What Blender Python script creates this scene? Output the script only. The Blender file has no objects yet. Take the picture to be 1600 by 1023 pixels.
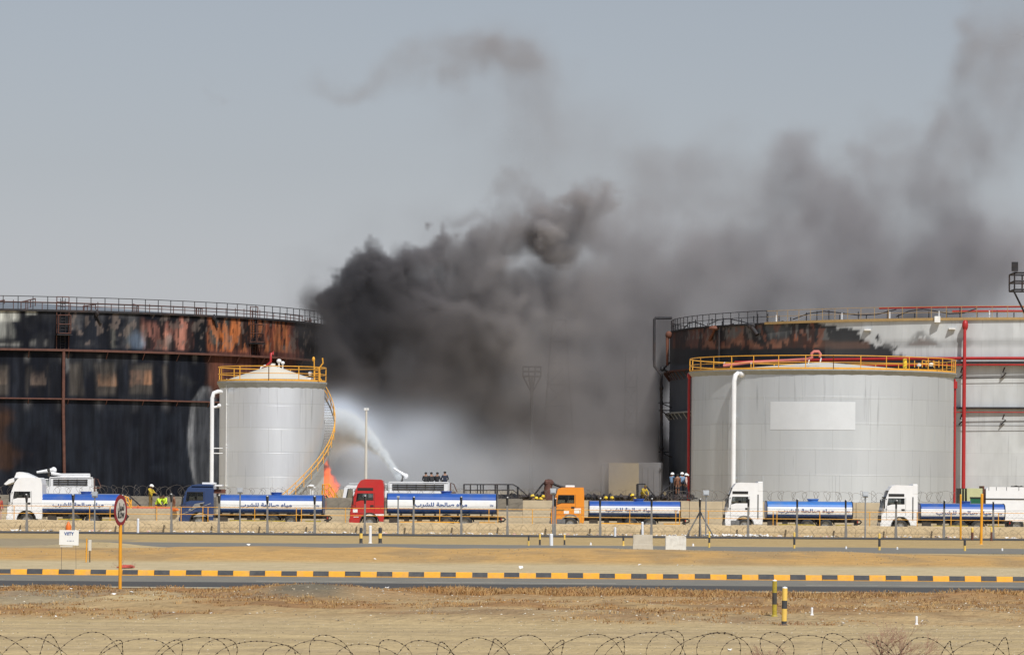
import bpy, math, random
import numpy as np
from mathutils import Vector, Matrix
SC = bpy.context.scene
R = math.radians
random.seed(7)
rng = np.random.RandomState(11)

# ------------------------------------------------------------------ camera, sky, sun, exposure
F = 6000.0; HZ = 765.0; CAMZ = 2.85; ROLL = 0.0075
cam = bpy.data.cameras.new('camera'); camo = bpy.data.objects.new('camera', cam); SC.collection.objects.link(camo)
SC.camera = camo
cam.sensor_width = 36; cam.lens = F / 1600 * 36; cam.clip_start = 1; cam.clip_end = 30000
cam.shift_y = (HZ - 511.5) / 1600
camo.location = (0, 0, CAMZ)
camo.rotation_euler = (Matrix.Rotation(R(90), 4, 'X') @ Matrix.Rotation(ROLL, 4, 'Z')).to_euler()

SUN_EL, SUN_AZ = 52.0, 24.0       # azimuth: degrees to the right of straight behind the camera
w = bpy.data.worlds.new('World'); SC.world = w; w.use_nodes = True
nt = w.node_tree; bg = nt.nodes['Background']
sky = nt.nodes.new('ShaderNodeTexSky'); sky.sky_type = 'NISHITA'; sky.sun_disc = False
sky.sun_elevation = R(SUN_EL); sky.sun_rotation = R(180 - SUN_AZ)
sky.air_density = 1.9; sky.dust_density = 0.5; sky.ozone_density = 1.6
hs = nt.nodes.new('ShaderNodeHueSaturation'); hs.inputs["Saturation"].default_value = 0.34
tint = nt.nodes.new('ShaderNodeMix'); tint.data_type = 'RGBA'; tint.blend_type = 'MULTIPLY'; tint.inputs[0].default_value = 1
tint.inputs[7].default_value = (0.82, 0.885, 1.07, 1)
nt.links.new(sky.outputs[0], hs.inputs['Color']); nt.links.new(hs.outputs[0], tint.inputs[6])
nt.links.new(tint.outputs[2], bg.inputs[0]); bg.inputs[1].default_value = 0.071
sl = bpy.data.lights.new('sun', 'SUN'); sl.energy = 4.0; sl.angle = R(0.6); sl.color = (1, .965, .915)
so = bpy.data.objects.new('sun', sl); SC.collection.objects.link(so)
sd = Vector((math.sin(R(SUN_AZ)) * math.cos(R(SUN_EL)), -math.cos(R(SUN_AZ)) * math.cos(R(SUN_EL)), math.sin(R(SUN_EL))))
so.rotation_euler = sd.to_track_quat('Z', 'Y').to_euler()
SC.view_settings.view_transform = 'Standard'; SC.view_settings.look = 'None'; SC.view_settings.exposure = 0.0; SC.view_settings.gamma = 1
SC.cycles.max_bounces = 8; SC.cycles.volume_bounces = 2; SC.cycles.transparent_max_bounces = 12
SC.cycles.volume_step_rate = 1.25; SC.cycles.volume_max_steps = 512
SC.cycles.use_denoising = True

def P(x, y, D):
    """photo pixel and distance -> world point"""
    dx, dy = x - 800.0, HZ - y
    dx, dy = dx - ROLL * dy, dy + ROLL * dx
    return Vector((dx * D / F, D, CAMZ + dy * D / F))
def PX(x, D, y=765): return P(x, y, D).x
def PZ(x, y, D): return P(x, y, D).z
def UNP(X, Y, Z):
    """world -> photo pixel, numpy friendly (used to look up where stains sit on a shell)"""
    dx = X * F / Y; dy = (Z - CAMZ) * F / Y
    return 800 + dx + ROLL * dy, HZ - (dy - ROLL * dx)

# ------------------------------------------------------------------ numpy noise
TAB = {}
def vn2(x, y, seed):
    x = np.asarray(x, float); y = np.asarray(y, float)
    t = TAB.get(seed)
    if t is None: t = TAB[seed] = np.random.RandomState(seed).rand(256, 256)
    xi = np.floor(x).astype(int); yi = np.floor(y).astype(int); fx = x - xi; fy = y - yi
    fx = fx * fx * (3 - 2 * fx); fy = fy * fy * (3 - 2 * fy)
    g = lambda a, b: t[a % 256, b % 256]
    return (g(xi, yi) * (1 - fx) + g(xi + 1, yi) * fx) * (1 - fy) + (g(xi, yi + 1) * (1 - fx) + g(xi + 1, yi + 1) * fx) * fy
def fb2(x, y, seed, o=4):
    s = 0; a = .5; f = 1.; n = 0
    for k in range(o):
        s = s + a * vn2(x * f + 17 * k, y * f + 5 * k, seed + k); n += a; a *= .5; f *= 2.03
    return s / n
def lat3(shape, cells, r):
    a = r.rand(*[int(math.ceil(c)) + 2 for c in cells])
    for ax in range(3):
        p = np.linspace(0, cells[ax], shape[ax]); i = np.floor(p).astype(int); f = p - i; f = f * f * (3 - 2 * f)
        sh = [1, 1, 1]; sh[ax] = -1; f = f.reshape(sh)
        a = np.take(a, i, ax) * (1 - f) + np.take(a, i + 1, ax) * f
    return a
def fb3(shape, size, scale, r, o=4, billow=False):
    s = 0; n = 0; a = 1.
    for k in range(o):
        v = lat3(shape, [max(q / scale, .6) for q in size], r)
        if billow: v = np.abs(v * 2 - 1)
        s = s + a * v; n += a; a *= .5; scale *= .5
    return s / n
def sst(a, b, x):
    t = np.clip((x - a) / (b - a), 0, 1); return t * t * (3 - 2 * t)

# ------------------------------------------------------------------ materials
MATS = {}
def mat(name, col, rough=.6, metal=0., var=.12, scale=1.5, bump=0., attr=False, streak=False, emit=0, coat=0., dirt=None, dirt_amt=.5, spec=.5, bscale=None, plates=None):
    if name in MATS: return MATS[name]
    m = bpy.data.materials.new(name); m.use_nodes = True; t = m.node_tree; n = t.nodes; L = t.links
    b = n['Principled BSDF']; b.inputs['Roughness'].default_value = rough; b.inputs['Metallic'].default_value = metal
    b.inputs['Coat Weight'].default_value = coat; b.inputs['Specular IOR Level'].default_value = spec
    tc = n.new('ShaderNodeTexCoord'); mp = n.new('ShaderNodeMapping'); L.new(tc.outputs['Object'], mp.inputs[0])
    if streak: mp.inputs['Scale'].default_value = (1, 1, .12)
    no = n.new('ShaderNodeTexNoise'); no.inputs['Scale'].default_value = scale; no.inputs['Detail'].default_value = 6; no.inputs['Roughness'].default_value = .62
    L.new(mp.outputs[0], no.inputs['Vector'])
    mr = n.new('ShaderNodeMapRange'); mr.inputs[1].default_value = .25; mr.inputs[2].default_value = .75
    mr.inputs[3].default_value = 1 - var; mr.inputs[4].default_value = 1 + var; L.new(no.outputs[0], mr.inputs[0])
    mx = n.new('ShaderNodeMix'); mx.data_type = 'RGBA'; mx.blend_type = 'MULTIPLY'; mx.inputs[0].default_value = 1
    if attr:
        a = n.new('ShaderNodeAttribute'); a.attribute_name = 'Col'; L.new(a.outputs['Color'], mx.inputs[6])
    else: mx.inputs[6].default_value = (*col, 1)
    L.new(mr.outputs[0], mx.inputs[7]); out = mx.outputs[2]
    if dirt:
        n2 = n.new('ShaderNodeTexNoise'); n2.inputs['Scale'].default_value = scale * .35; n2.inputs['Detail'].default_value = 7; n2.inputs['Roughness'].default_value = .7
        L.new(mp.outputs[0], n2.inputs['Vector'])
        m2 = n.new('ShaderNodeMapRange'); m2.inputs[1].default_value = .48; m2.inputs[2].default_value = .72; m2.inputs[3].default_value = 0; m2.inputs[4].default_value = dirt_amt
        L.new(n2.outputs[0], m2.inputs[0])
        mm = n.new('ShaderNodeMix'); mm.data_type = 'RGBA'; L.new(m2.outputs[0], mm.inputs[0]); L.new(out, mm.inputs[6]); mm.inputs[7].default_value = (*dirt, 1)
        out = mm.outputs[2]
    if plates:      # welded plate courses of a tank shell: faint joints and slightly different sheets
        Rp, wp, hp_, amt = plates; sx = n.new('ShaderNodeSeparateXYZ'); L.new(tc.outputs['Object'], sx.inputs[0])
        at = n.new('ShaderNodeMath'); at.operation = 'ARCTAN2'; L.new(sx.outputs[0], at.inputs[0]); ng_ = n.new('ShaderNodeMath'); ng_.operation = 'MULTIPLY'; ng_.inputs[1].default_value = -1; L.new(sx.outputs[1], ng_.inputs[0]); L.new(ng_.outputs[0], at.inputs[1])
        mu = n.new('ShaderNodeMath'); mu.operation = 'MULTIPLY'; mu.inputs[1].default_value = Rp; L.new(at.outputs[0], mu.inputs[0]); cx_ = n.new('ShaderNodeCombineXYZ'); L.new(mu.outputs[0], cx_.inputs[0]); L.new(sx.outputs[2], cx_.inputs[1])
        br = n.new('ShaderNodeTexBrick'); br.inputs['Scale'].default_value = 1; br.inputs['Brick Width'].default_value = wp; br.inputs['Row Height'].default_value = hp_; br.inputs['Mortar Size'].default_value = .022; br.inputs['Mortar Smooth'].default_value = .6
        br.inputs['Color1'].default_value = (1, 1, 1, 1); br.inputs['Color2'].default_value = (1 - amt, 1 - amt, 1 - amt * .8, 1); br.inputs['Mortar'].default_value = (.80, .80, .79, 1); L.new(cx_.outputs[0], br.inputs['Vector'])
        mq = n.new('ShaderNodeMix'); mq.data_type = 'RGBA'; mq.blend_type = 'MULTIPLY'; mq.inputs[0].default_value = 1; L.new(out, mq.inputs[6]); L.new(br.outputs['Color'], mq.inputs[7]); out = mq.outputs[2]
        dn = n.new('ShaderNodeTexNoise'); dm = n.new('ShaderNodeMapping'); dm.inputs['Scale'].default_value = (2.2, .10, 1); L.new(cx_.outputs[0], dm.inputs[0]); L.new(dm.outputs[0], dn.inputs['Vector']); dn.inputs['Scale'].default_value = 1.5; dn.inputs['Detail'].default_value = 4
        dr = n.new('ShaderNodeMapRange'); dr.inputs[1].default_value = .60; dr.inputs[2].default_value = .78; dr.inputs[3].default_value = 1; dr.inputs[4].default_value = .72; L.new(dn.outputs[0], dr.inputs[0])
        mz = n.new('ShaderNodeMix'); mz.data_type = 'RGBA'; mz.blend_type = 'MULTIPLY'; mz.inputs[0].default_value = 1; L.new(out, mz.inputs[6]); L.new(dr.outputs[0], mz.inputs[7]); out = mz.outputs[2]
    L.new(out, b.inputs['Base Color'])
    if bump:
        bn = n.new('ShaderNodeBump'); bn.inputs['Strength'].default_value = 1; bn.inputs['Distance'].default_value = bump
        if bscale:
            n3 = n.new('ShaderNodeTexNoise'); n3.inputs['Scale'].default_value = bscale; n3.inputs['Detail'].default_value = 5; L.new(tc.outputs['Object'], n3.inputs['Vector'])
            L.new(n3.outputs[0], bn.inputs['Height'])
        else: L.new(no.outputs[0], bn.inputs['Height'])
        L.new(bn.outputs[0], b.inputs['Normal'])
    if emit:
        L.new(out, b.inputs['Emission Color']); b.inputs['Emission Strength'].default_value = emit
    MATS[name] = m; return m

M = dict(
 white=mat('white_paint', (.84, .85, .86), .35, 0, .04, 2, dirt=(.55, .50, .43), dirt_amt=.22, coat=.2),
 whitem=mat('matt_white_paint', (.78, .78, .76), .6, 0, .08, 3, dirt=(.5, .45, .38), dirt_amt=.5),
 red=mat('red_cab_paint', (.50, .022, .022), .3, 0, .08, 2, dirt=(.25, .1, .07), dirt_amt=.3, coat=.3),
 blue=mat('dark_blue_cab_paint', (.028, .06, .17), .25, .2, .1, 2, coat=.5),
 orange=mat('orange_cab_paint', (.78, .27, .022), .4, 0, .06, 2, dirt=(.5, .25, .1), dirt_amt=.25),
 tblue=mat('tank_blue_paint', (.018, .085, .36), .3, 0, .12, 2.5, coat=.3, dirt=(.12, .16, .25), dirt_amt=.4),
 tlblue=mat('tank_light_blue_paint', (.04, .17, .50), .35, 0, .12, 2.5, coat=.2, dirt=(.16, .2, .28), dirt_amt=.4),
 twhite=mat('tank_white_paint', (.84, .86, .88), .35, 0, .05, 2.5, dirt=(.6, .57, .50), dirt_amt=.22),
 letter=mat('blue_lettering', (.03, .09, .30), .6, 0, .1),
 sletter=mat('black_lettering', (.03, .03, .03), .6, 0, .1),
 glass=None,
 black=mat('black_rubber', (.018, .018, .018), .7, 0, .25, 4),
 dark=mat('dark_chassis_steel', (.03, .028, .026), .6, .2, .4, 2, dirt=(.12, .09, .06), dirt_amt=.6),
 grey=mat('grey_plastic', (.16, .165, .17), .6, 0, .15, 3),
 steel=mat('bare_steel', (.42, .43, .43), .4, .6, .15, 3),
 rim=mat('wheel_rim_grey', (.35, .35, .34), .5, .3, .2, 4),
 yellow=mat('yellow_rail_paint', (.82, .40, .035), .5, 0, .12, 3, dirt=(.40, .2, .08), dirt_amt=.35),
 dyel=mat('dull_yellow_paint', (.44, .29, .12), .6, 0, .15, 3, dirt=(.4, .28, .12), dirt_amt=.4),
 syellow=mat('sign_pole_yellow', (.80, .36, .02), .5, 0, .1, 3),
 pyel=mat('pale_yellow_paint', (.82, .55, .12), .5, 0, .1, 5),
 oyel=mat('worn_yellow_paint', (.45, .34, .03), .6, 0, .3, 12, dirt=(.15, .13, .05), dirt_amt=.7),
 pipe=mat('red_fire_pipe', (.40, .02, .02), .45, 0, .15, 2, dirt=(.2, .03, .03), dirt_amt=.4),
 hose=mat('faded_red_hose', (.55, .16, .13), .6, 0, .15, 2),
 alu=mat('aluminium_tank_paint', (.88, .91, .94), .52, .85, .05, .5, streak=True, dirt=(.62, .64, .66), dirt_amt=.4, bump=.006, plates=(4.17, 5.2, 1.9, .05)),
 alu2=mat('weathered_grey_tank_paint', (.66, .69, .705), .56, .62, .06, .45, streak=True, dirt=(.56, .59, .60), dirt_amt=.5, bump=.006, plates=(11.05, 6.0, 2.1, .06)),
 roofp=mat('pale_roof_plate', (.56, .53, .45), .6, 0, .06, 1),
 lip=mat('grey_rim_steel', (.33, .34, .33), .6, .1, .12, 2),
 burn=mat('burnt_shell_plate', (0, 0, 0), .75, 0, .55, 1.7, attr=True, streak=True, bump=.03, spec=.12, dirt=(.007, .008, .012), dirt_amt=.9),
 burnb=mat('smoke_stained_and_shaded_plate', (0, 0, 0), .6, .05, .08, .8, attr=True, streak=True, bump=.02, plates=(43.8, 6.5, 2.35, .07)),
 soot=mat('sooty_steel', (.022, .022, .026), .7, .1, .5, 1.5, dirt=(.10, .05, .03), dirt_amt=.5),
 rust=mat('rusty_steel', (.16, .06, .035), .8, 0, .4, 2, dirt=(.05, .03, .03), dirt_amt=.7),
 rustr=mat('rust_red_pipe', (.115, .048, .034), .8, 0, .35, 2, dirt=(.06, .03, .03), dirt_amt=.5),
 roofg=mat('sooty_grey_roof', (.16, .18, .20), .6, .1, .15, .4),
 conc=mat('sand_coloured_concrete', (.50, .42, .29), .9, 0, .12, 1.2, bump=.03, dirt=(.36, .29, .19), dirt_amt=.6),
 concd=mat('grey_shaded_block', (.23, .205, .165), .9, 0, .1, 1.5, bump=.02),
 concg=mat('pale_concrete', (.56, .51, .42), .9, 0, .1, 3, bump=.02, dirt=(.4, .35, .26), dirt_amt=.5),
 concw=mat('whitewashed_concrete', (.72, .70, .64), .9, 0, .12, 5, bump=.03, dirt=(.45, .40, .32), dirt_amt=.7),
 rough=mat('rough_sand_wall', (.52, .40, .235), .95, 0, .14, 1.6, bump=.05, dirt=(.40, .29, .16), dirt_amt=.5),
 post=mat('grey_concrete_post', (.25, .23, .20), .9, 0, .2, 4),
 postd=mat('dark_post_arm', (.06, .055, .05), .8, 0, .3, 4),
 wire=mat('dark_rusty_wire', (.045, .03, .022), .7, .3, .3, 8),
 wireg=mat('greyed_wire', (.16, .14, .12), .6, .4, .3, 8),
 asph=mat('asphalt', (.185, .178, .155), .95, 0, .13, 2.5, spec=.15, dirt=(.28, .235, .16), dirt_amt=.55, bump=.003, bscale=60),
 asphd=mat('dark_worn_asphalt', (.075, .073, .070), .95, 0, .12, 2.5, spec=.2, dirt=(.09, .085, .075), dirt_amt=.35, bump=.003, bscale=60),
 eline=mat('dusty_edge_paint', (.42, .36, .25), .95, 0, .2, 2, spec=.1),
 line=mat('worn_line_paint', (.42, .40, .35), .8, 0, .25, 3, dirt=(.16, .15, .13), dirt_amt=.8),
 kyel=mat('kerb_yellow', (.80, .37, .02), .7, 0, .12, 6, dirt=(.45, .30, .14), dirt_amt=.7, bump=.006),
 kblk=mat('kerb_black', (.045, .047, .052), .7, 0, .25, 6, dirt=(.13, .12, .10), dirt_amt=.5, bump=.006),
 signr=mat('sign_red', (.25, .012, .018), .5, 0, .1), signw=mat('sign_cream', (.62, .58, .50), .5, 0, .06),
 paper=mat('white_board', (.82, .81, .77), .6, 0, .05, 6), orng=mat('orange_plastic', (.75, .17, .02), .5, 0, .1),
 bldg=mat('tan_render', (.34, .28, .18), .9, 0, .08), bgry=mat('grey_building', (.16, .16, .17), .9, 0, .15, .4),
 skin=mat('skin', (.30, .16, .10), .6, 0, .08), hair=mat('black_hair', (.015, .012, .01), .7, 0, .1),
 c_ffy=mat('fire_kit_yellow', (.50, .36, .03), .8, 0, .25, 6), c_ffd=mat('fire_kit_khaki', (.20, .13, .03), .8, 0, .25, 6),
 c_vest=mat('high_visibility_green', (.60, .80, .05), .7, 0, .08), c_nvy=mat('navy_cloth', (.02, .025, .045), .8, 0, .2),
 c_blue=mat('light_blue_shirt', (.20, .32, .48), .8, 0, .12), c_brn=mat('brown_coverall', (.20, .085, .045), .8, 0, .2, 5),
 c_blk=mat('dark_cloth', (.022, .022, .024), .8, 0, .2), c_pnk=mat('pale_pink_shirt', (.62, .45, .40), .8, 0, .1), c_red=mat('red_cloth', (.45, .07, .05), .8, 0, .1),
 c_wht=mat('white_cloth', (.75, .74, .70), .8, 0, .06),
 helw=mat('white_helmet', (.82, .82, .80), .35, 0, .03), hely=mat('yellow_helmet', (.85, .58, .03), .35, 0, .05),
 green=mat('tinted_green_glass', (.02, .13, .07), .2, 0, .2), lime=mat('lime_yellow_paint', (.52, .54, .30), .5, 0, .1),
 litter=mat('white_litter', (.80, .79, .76), .7, 0, .1), tail=mat('tail_lamp_red', (.4, .02, .01), .3), amber=mat('amber_lamp', (.8, .3, .02), .3),
)
def glassmat():
    m = bpy.data.materials.new('dark_vehicle_glass'); m.use_nodes = True; t = m.node_tree; n = t.nodes
    b = n['Principled BSDF']; b.inputs['Base Color'].default_value = (.015, .018, .02, 1); b.inputs['Roughness'].default_value = .08
    tr = n.new('ShaderNodeBsdfTransparent'); tr.inputs[0].default_value = (.62, .66, .66, 1)
    mx = n.new('ShaderNodeMixShader'); mx.inputs[0].default_value = .35
    t.links.new(tr.outputs[0], mx.inputs[1]); t.links.new(b.outputs[0], mx.inputs[2]); t.links.new(mx.outputs[0], n['Material Output'].inputs[0])
    return m
M['glass'] = glassmat()

# ------------------------------------------------------------------ mesh builder
class MB:
    def __init__(s): s.v = []; s.f = []; s.mi = []; s.sm = []
    def add(s, vs, fs, mi=0, smooth=False):
        o = len(s.v); s.v += [tuple(v) for v in vs]
        for f in fs: s.f.append([i + o for i in f]); s.mi.append(mi); s.sm.append(smooth)
        return s
    def box(s, x0, x1, y0, y1, z0, z1, mi=0):
        v = [(x, y, z) for z in (z0, z1) for y in (y0, y1) for x in (x0, x1)]
        return s.add(v, [(0, 2, 3, 1), (4, 5, 7, 6), (0, 1, 5, 4), (2, 6, 7, 3), (0, 4, 6, 2), (1, 3, 7, 5)], mi)
    def tube(s, pts, r, n=6, mi=0, cap=True, closed=False):
        pts = [Vector(p) for p in pts]; k = len(pts); rs = r if isinstance(r, (list, tuple)) else [r] * k
        vs = []; up = None
        for i, p in enumerate(pts):
            a = pts[max(i - 1, 0)]; b = pts[min(i + 1, k - 1)]
            if closed: a = pts[(i - 1) % k]; b = pts[(i + 1) % k]
            d = (b - a); d = d.normalized() if d.length > 1e-9 else Vector((0, 0, 1))
            if up is None: up = Vector((0, 0, 1)) if abs(d.z) < .9 else Vector((1, 0, 0))
            u = d.cross(up); u = u.normalized() if u.length > 1e-6 else d.orthogonal().normalized()
            w2 = u.cross(d); up = w2
            vs += [p + (u * math.cos(6.2832 * j / n) + w2 * math.sin(6.2832 * j / n)) * rs[i] for j in range(n)]
        fs = []
        for i in range(k if closed else k - 1):
            for j in range(n):
                a = i * n + j; b = i * n + (j + 1) % n; c = ((i + 1) % k) * n + (j + 1) % n; d2 = ((i + 1) % k) * n + j
                fs.append((a, b, c, d2))
        s.add(vs, fs, mi, n > 5)
        if cap and not closed:
            s.add(vs[:n], [tuple(range(n))[::-1]], mi); s.add(vs[-n:], [tuple(range(n))], mi)
        return s
    def bar(s, a, b, r, mi=0, n=4): return s.tube([a, b], r, n, mi)
    def lathe(s, c, prof, n=24, a0=0, a1=360, mi=0, smooth=True):
        c = Vector(c); full = abs(a1 - a0) >= 360; m = n if full else n + 1; vs = []; fs = []
        for i in range(m):
            a = R(a0 + (a1 - a0) * i / n)
            for (r, z) in prof: vs.append((c.x + r * math.sin(a), c.y - r * math.cos(a), c.z + z))
        q = len(prof)
        for i in range(n):
            j = (i + 1) % m
            for k in range(q - 1): fs.append((i * q + k, j * q + k, j * q + k + 1, i * q + k + 1))
        return s.add(vs, fs, mi, smooth)
    def disc(s, c, r, nrm, n=24, mi=0):
        nrm = Vector(nrm).normalized(); u = nrm.orthogonal().normalized(); v = nrm.cross(u); c = Vector(c)
        return s.add([c + (u * math.cos(6.2832 * i / n) + v * math.sin(6.2832 * i / n)) * r for i in range(n)], [tuple(range(n))], mi)
    def prism(s, poly, y0, y1, mi=0, mi_side=None):
        """poly in x,z extruded along y"""
        n = len(poly); vs = [(x, y0, z) for x, z in poly] + [(x, y1, z) for x, z in poly]
        s.add(vs, [tuple(range(n)), tuple(range(2 * n - 1, n - 1, -1))], mi)
        return s.add(vs, [(i, i + n, (i + 1) % n + n, (i + 1) % n) for i in range(n)], mi if mi_side is None else mi_side)
    def blob(s, c, rx, ry, rz, nu=10, nv=6, mi=0, jit=0):
        c = Vector(c); vs = []; fs = []
        for i in range(nv + 1):
            t = math.pi * i / nv
            for j in range(nu):
                p = 6.2832 * j / nu; q = 1 + random.uniform(-jit, jit)
                vs.append((c.x + rx * q * math.sin(t) * math.cos(p), c.y + ry * q * math.sin(t) * math.sin(p), c.z + rz * q * math.cos(t)))
        for i in range(nv):
            for j in range(nu): fs.append((i * nu + j, (i + 1) * nu + j, (i + 1) * nu + (j + 1) % nu, i * nu + (j + 1) % nu))
        return s.add(vs, fs, mi, jit == 0)
    def build(s, name, mats, parent=None, loc=(0, 0, 0), bevel=0):
        me = bpy.data.meshes.new(name); me.from_pydata(s.v, [], s.f); me.polygons.foreach_set('material_index', s.mi)
        me.polygons.foreach_set('use_smooth', s.sm)
        for m in (mats if isinstance(mats, (list, tuple)) else [mats]): me.materials.append(M[m] if isinstance(m, str) else m)
        me.update()
        o = bpy.data.objects.new(name, me); SC.collection.objects.link(o); o.location = loc
        if parent: o.parent = parent
        if bevel:
            b = o.modifiers.new('bevel', 'BEVEL'); b.width = bevel; b.segments = 2; b.limit_method = 'ANGLE'; b.angle_limit = R(40)
        return o
def tag(o, label=None, cat=None, group=None, kind=None):
    if label: o['label'] = label
    if cat: o['category'] = cat
    if group: o['group'] = group
    if kind: o['kind'] = kind
    return o
def thing(name, label, cat, loc=(0, 0, 0), group=None, rz=0):
    o = bpy.data.objects.new(name, None); SC.collection.objects.link(o); o.location = loc; o.rotation_euler = (0, 0, rz)
    return tag(o, label, cat, group)
def struct(o): o['kind'] = 'structure'; return o
def kids(o): return [c for c in list(bpy.data.objects) if c.parent == o]
def dup(o, parent=None, loc=None):
    ch = kids(o); c = o.copy(); SC.collection.objects.link(c)
    if parent: c.parent = parent
    if loc is not None: c.location = loc
    for k in ch: dup(k, c)
    return c
def setcol(o, cols):
    a = o.data.color_attributes.new('Col', 'FLOAT_COLOR', 'POINT')
    c = np.ones((len(o.data.vertices), 4), np.float32); c[:, :3] = cols; a.data.foreach_set('color', c.ravel())
def text_mesh(name, body, size, mt, parent, loc, width=None, extrude=.004, rot=None, wrap=None):
    cu = bpy.data.curves.new(name, 'FONT'); cu.body = body; cu.size = size; cu.extrude = extrude; cu.align_x = 'CENTER'; cu.align_y = 'CENTER'; cu.resolution_u = 3
    cu.offset = size * .022
    tmp = bpy.data.objects.new(name, cu); SC.collection.objects.link(tmp)
    dg = bpy.context.evaluated_depsgraph_get(); me = bpy.data.meshes.new_from_object(tmp.evaluated_get(dg)); bpy.data.objects.remove(tmp)
    v = np.empty(len(me.vertices) * 3); me.vertices.foreach_get('co', v); v = v.reshape(-1, 3)
    if width and len(v): v[:, 0] *= width / max(np.ptp(v[:, 0]), 1e-6)
    v = np.stack([v[:, 0], -v[:, 2], v[:, 1]], 1)                      # upright, facing -y
    v[:, 0] -= (v[:, 0].max() + v[:, 0].min()) / 2
    if wrap: v[:, 1] += wrap(v[:, 2])
    me.vertices.foreach_set('co', v.ravel()); me.update(); me.materials.clear(); me.materials.append(M[mt])
    o = bpy.data.objects.new(name, me); SC.collection.objects.link(o); o.parent = parent; o.location = loc
    if rot: o.rotation_euler = rot
    return o
AR_WATER = '\uFEE3\uFEF4\uFE8E\uFEE9 \uFEBB\uFE8E\uFEDF\uFEA4\uFE94 \uFEDF\uFEE0\uFEB8\uFEAE\uFE8F'[::-1]
AR_SLOW = '\uFE97\uFEE4\uFEEC\uFEDE'[::-1]

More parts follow.
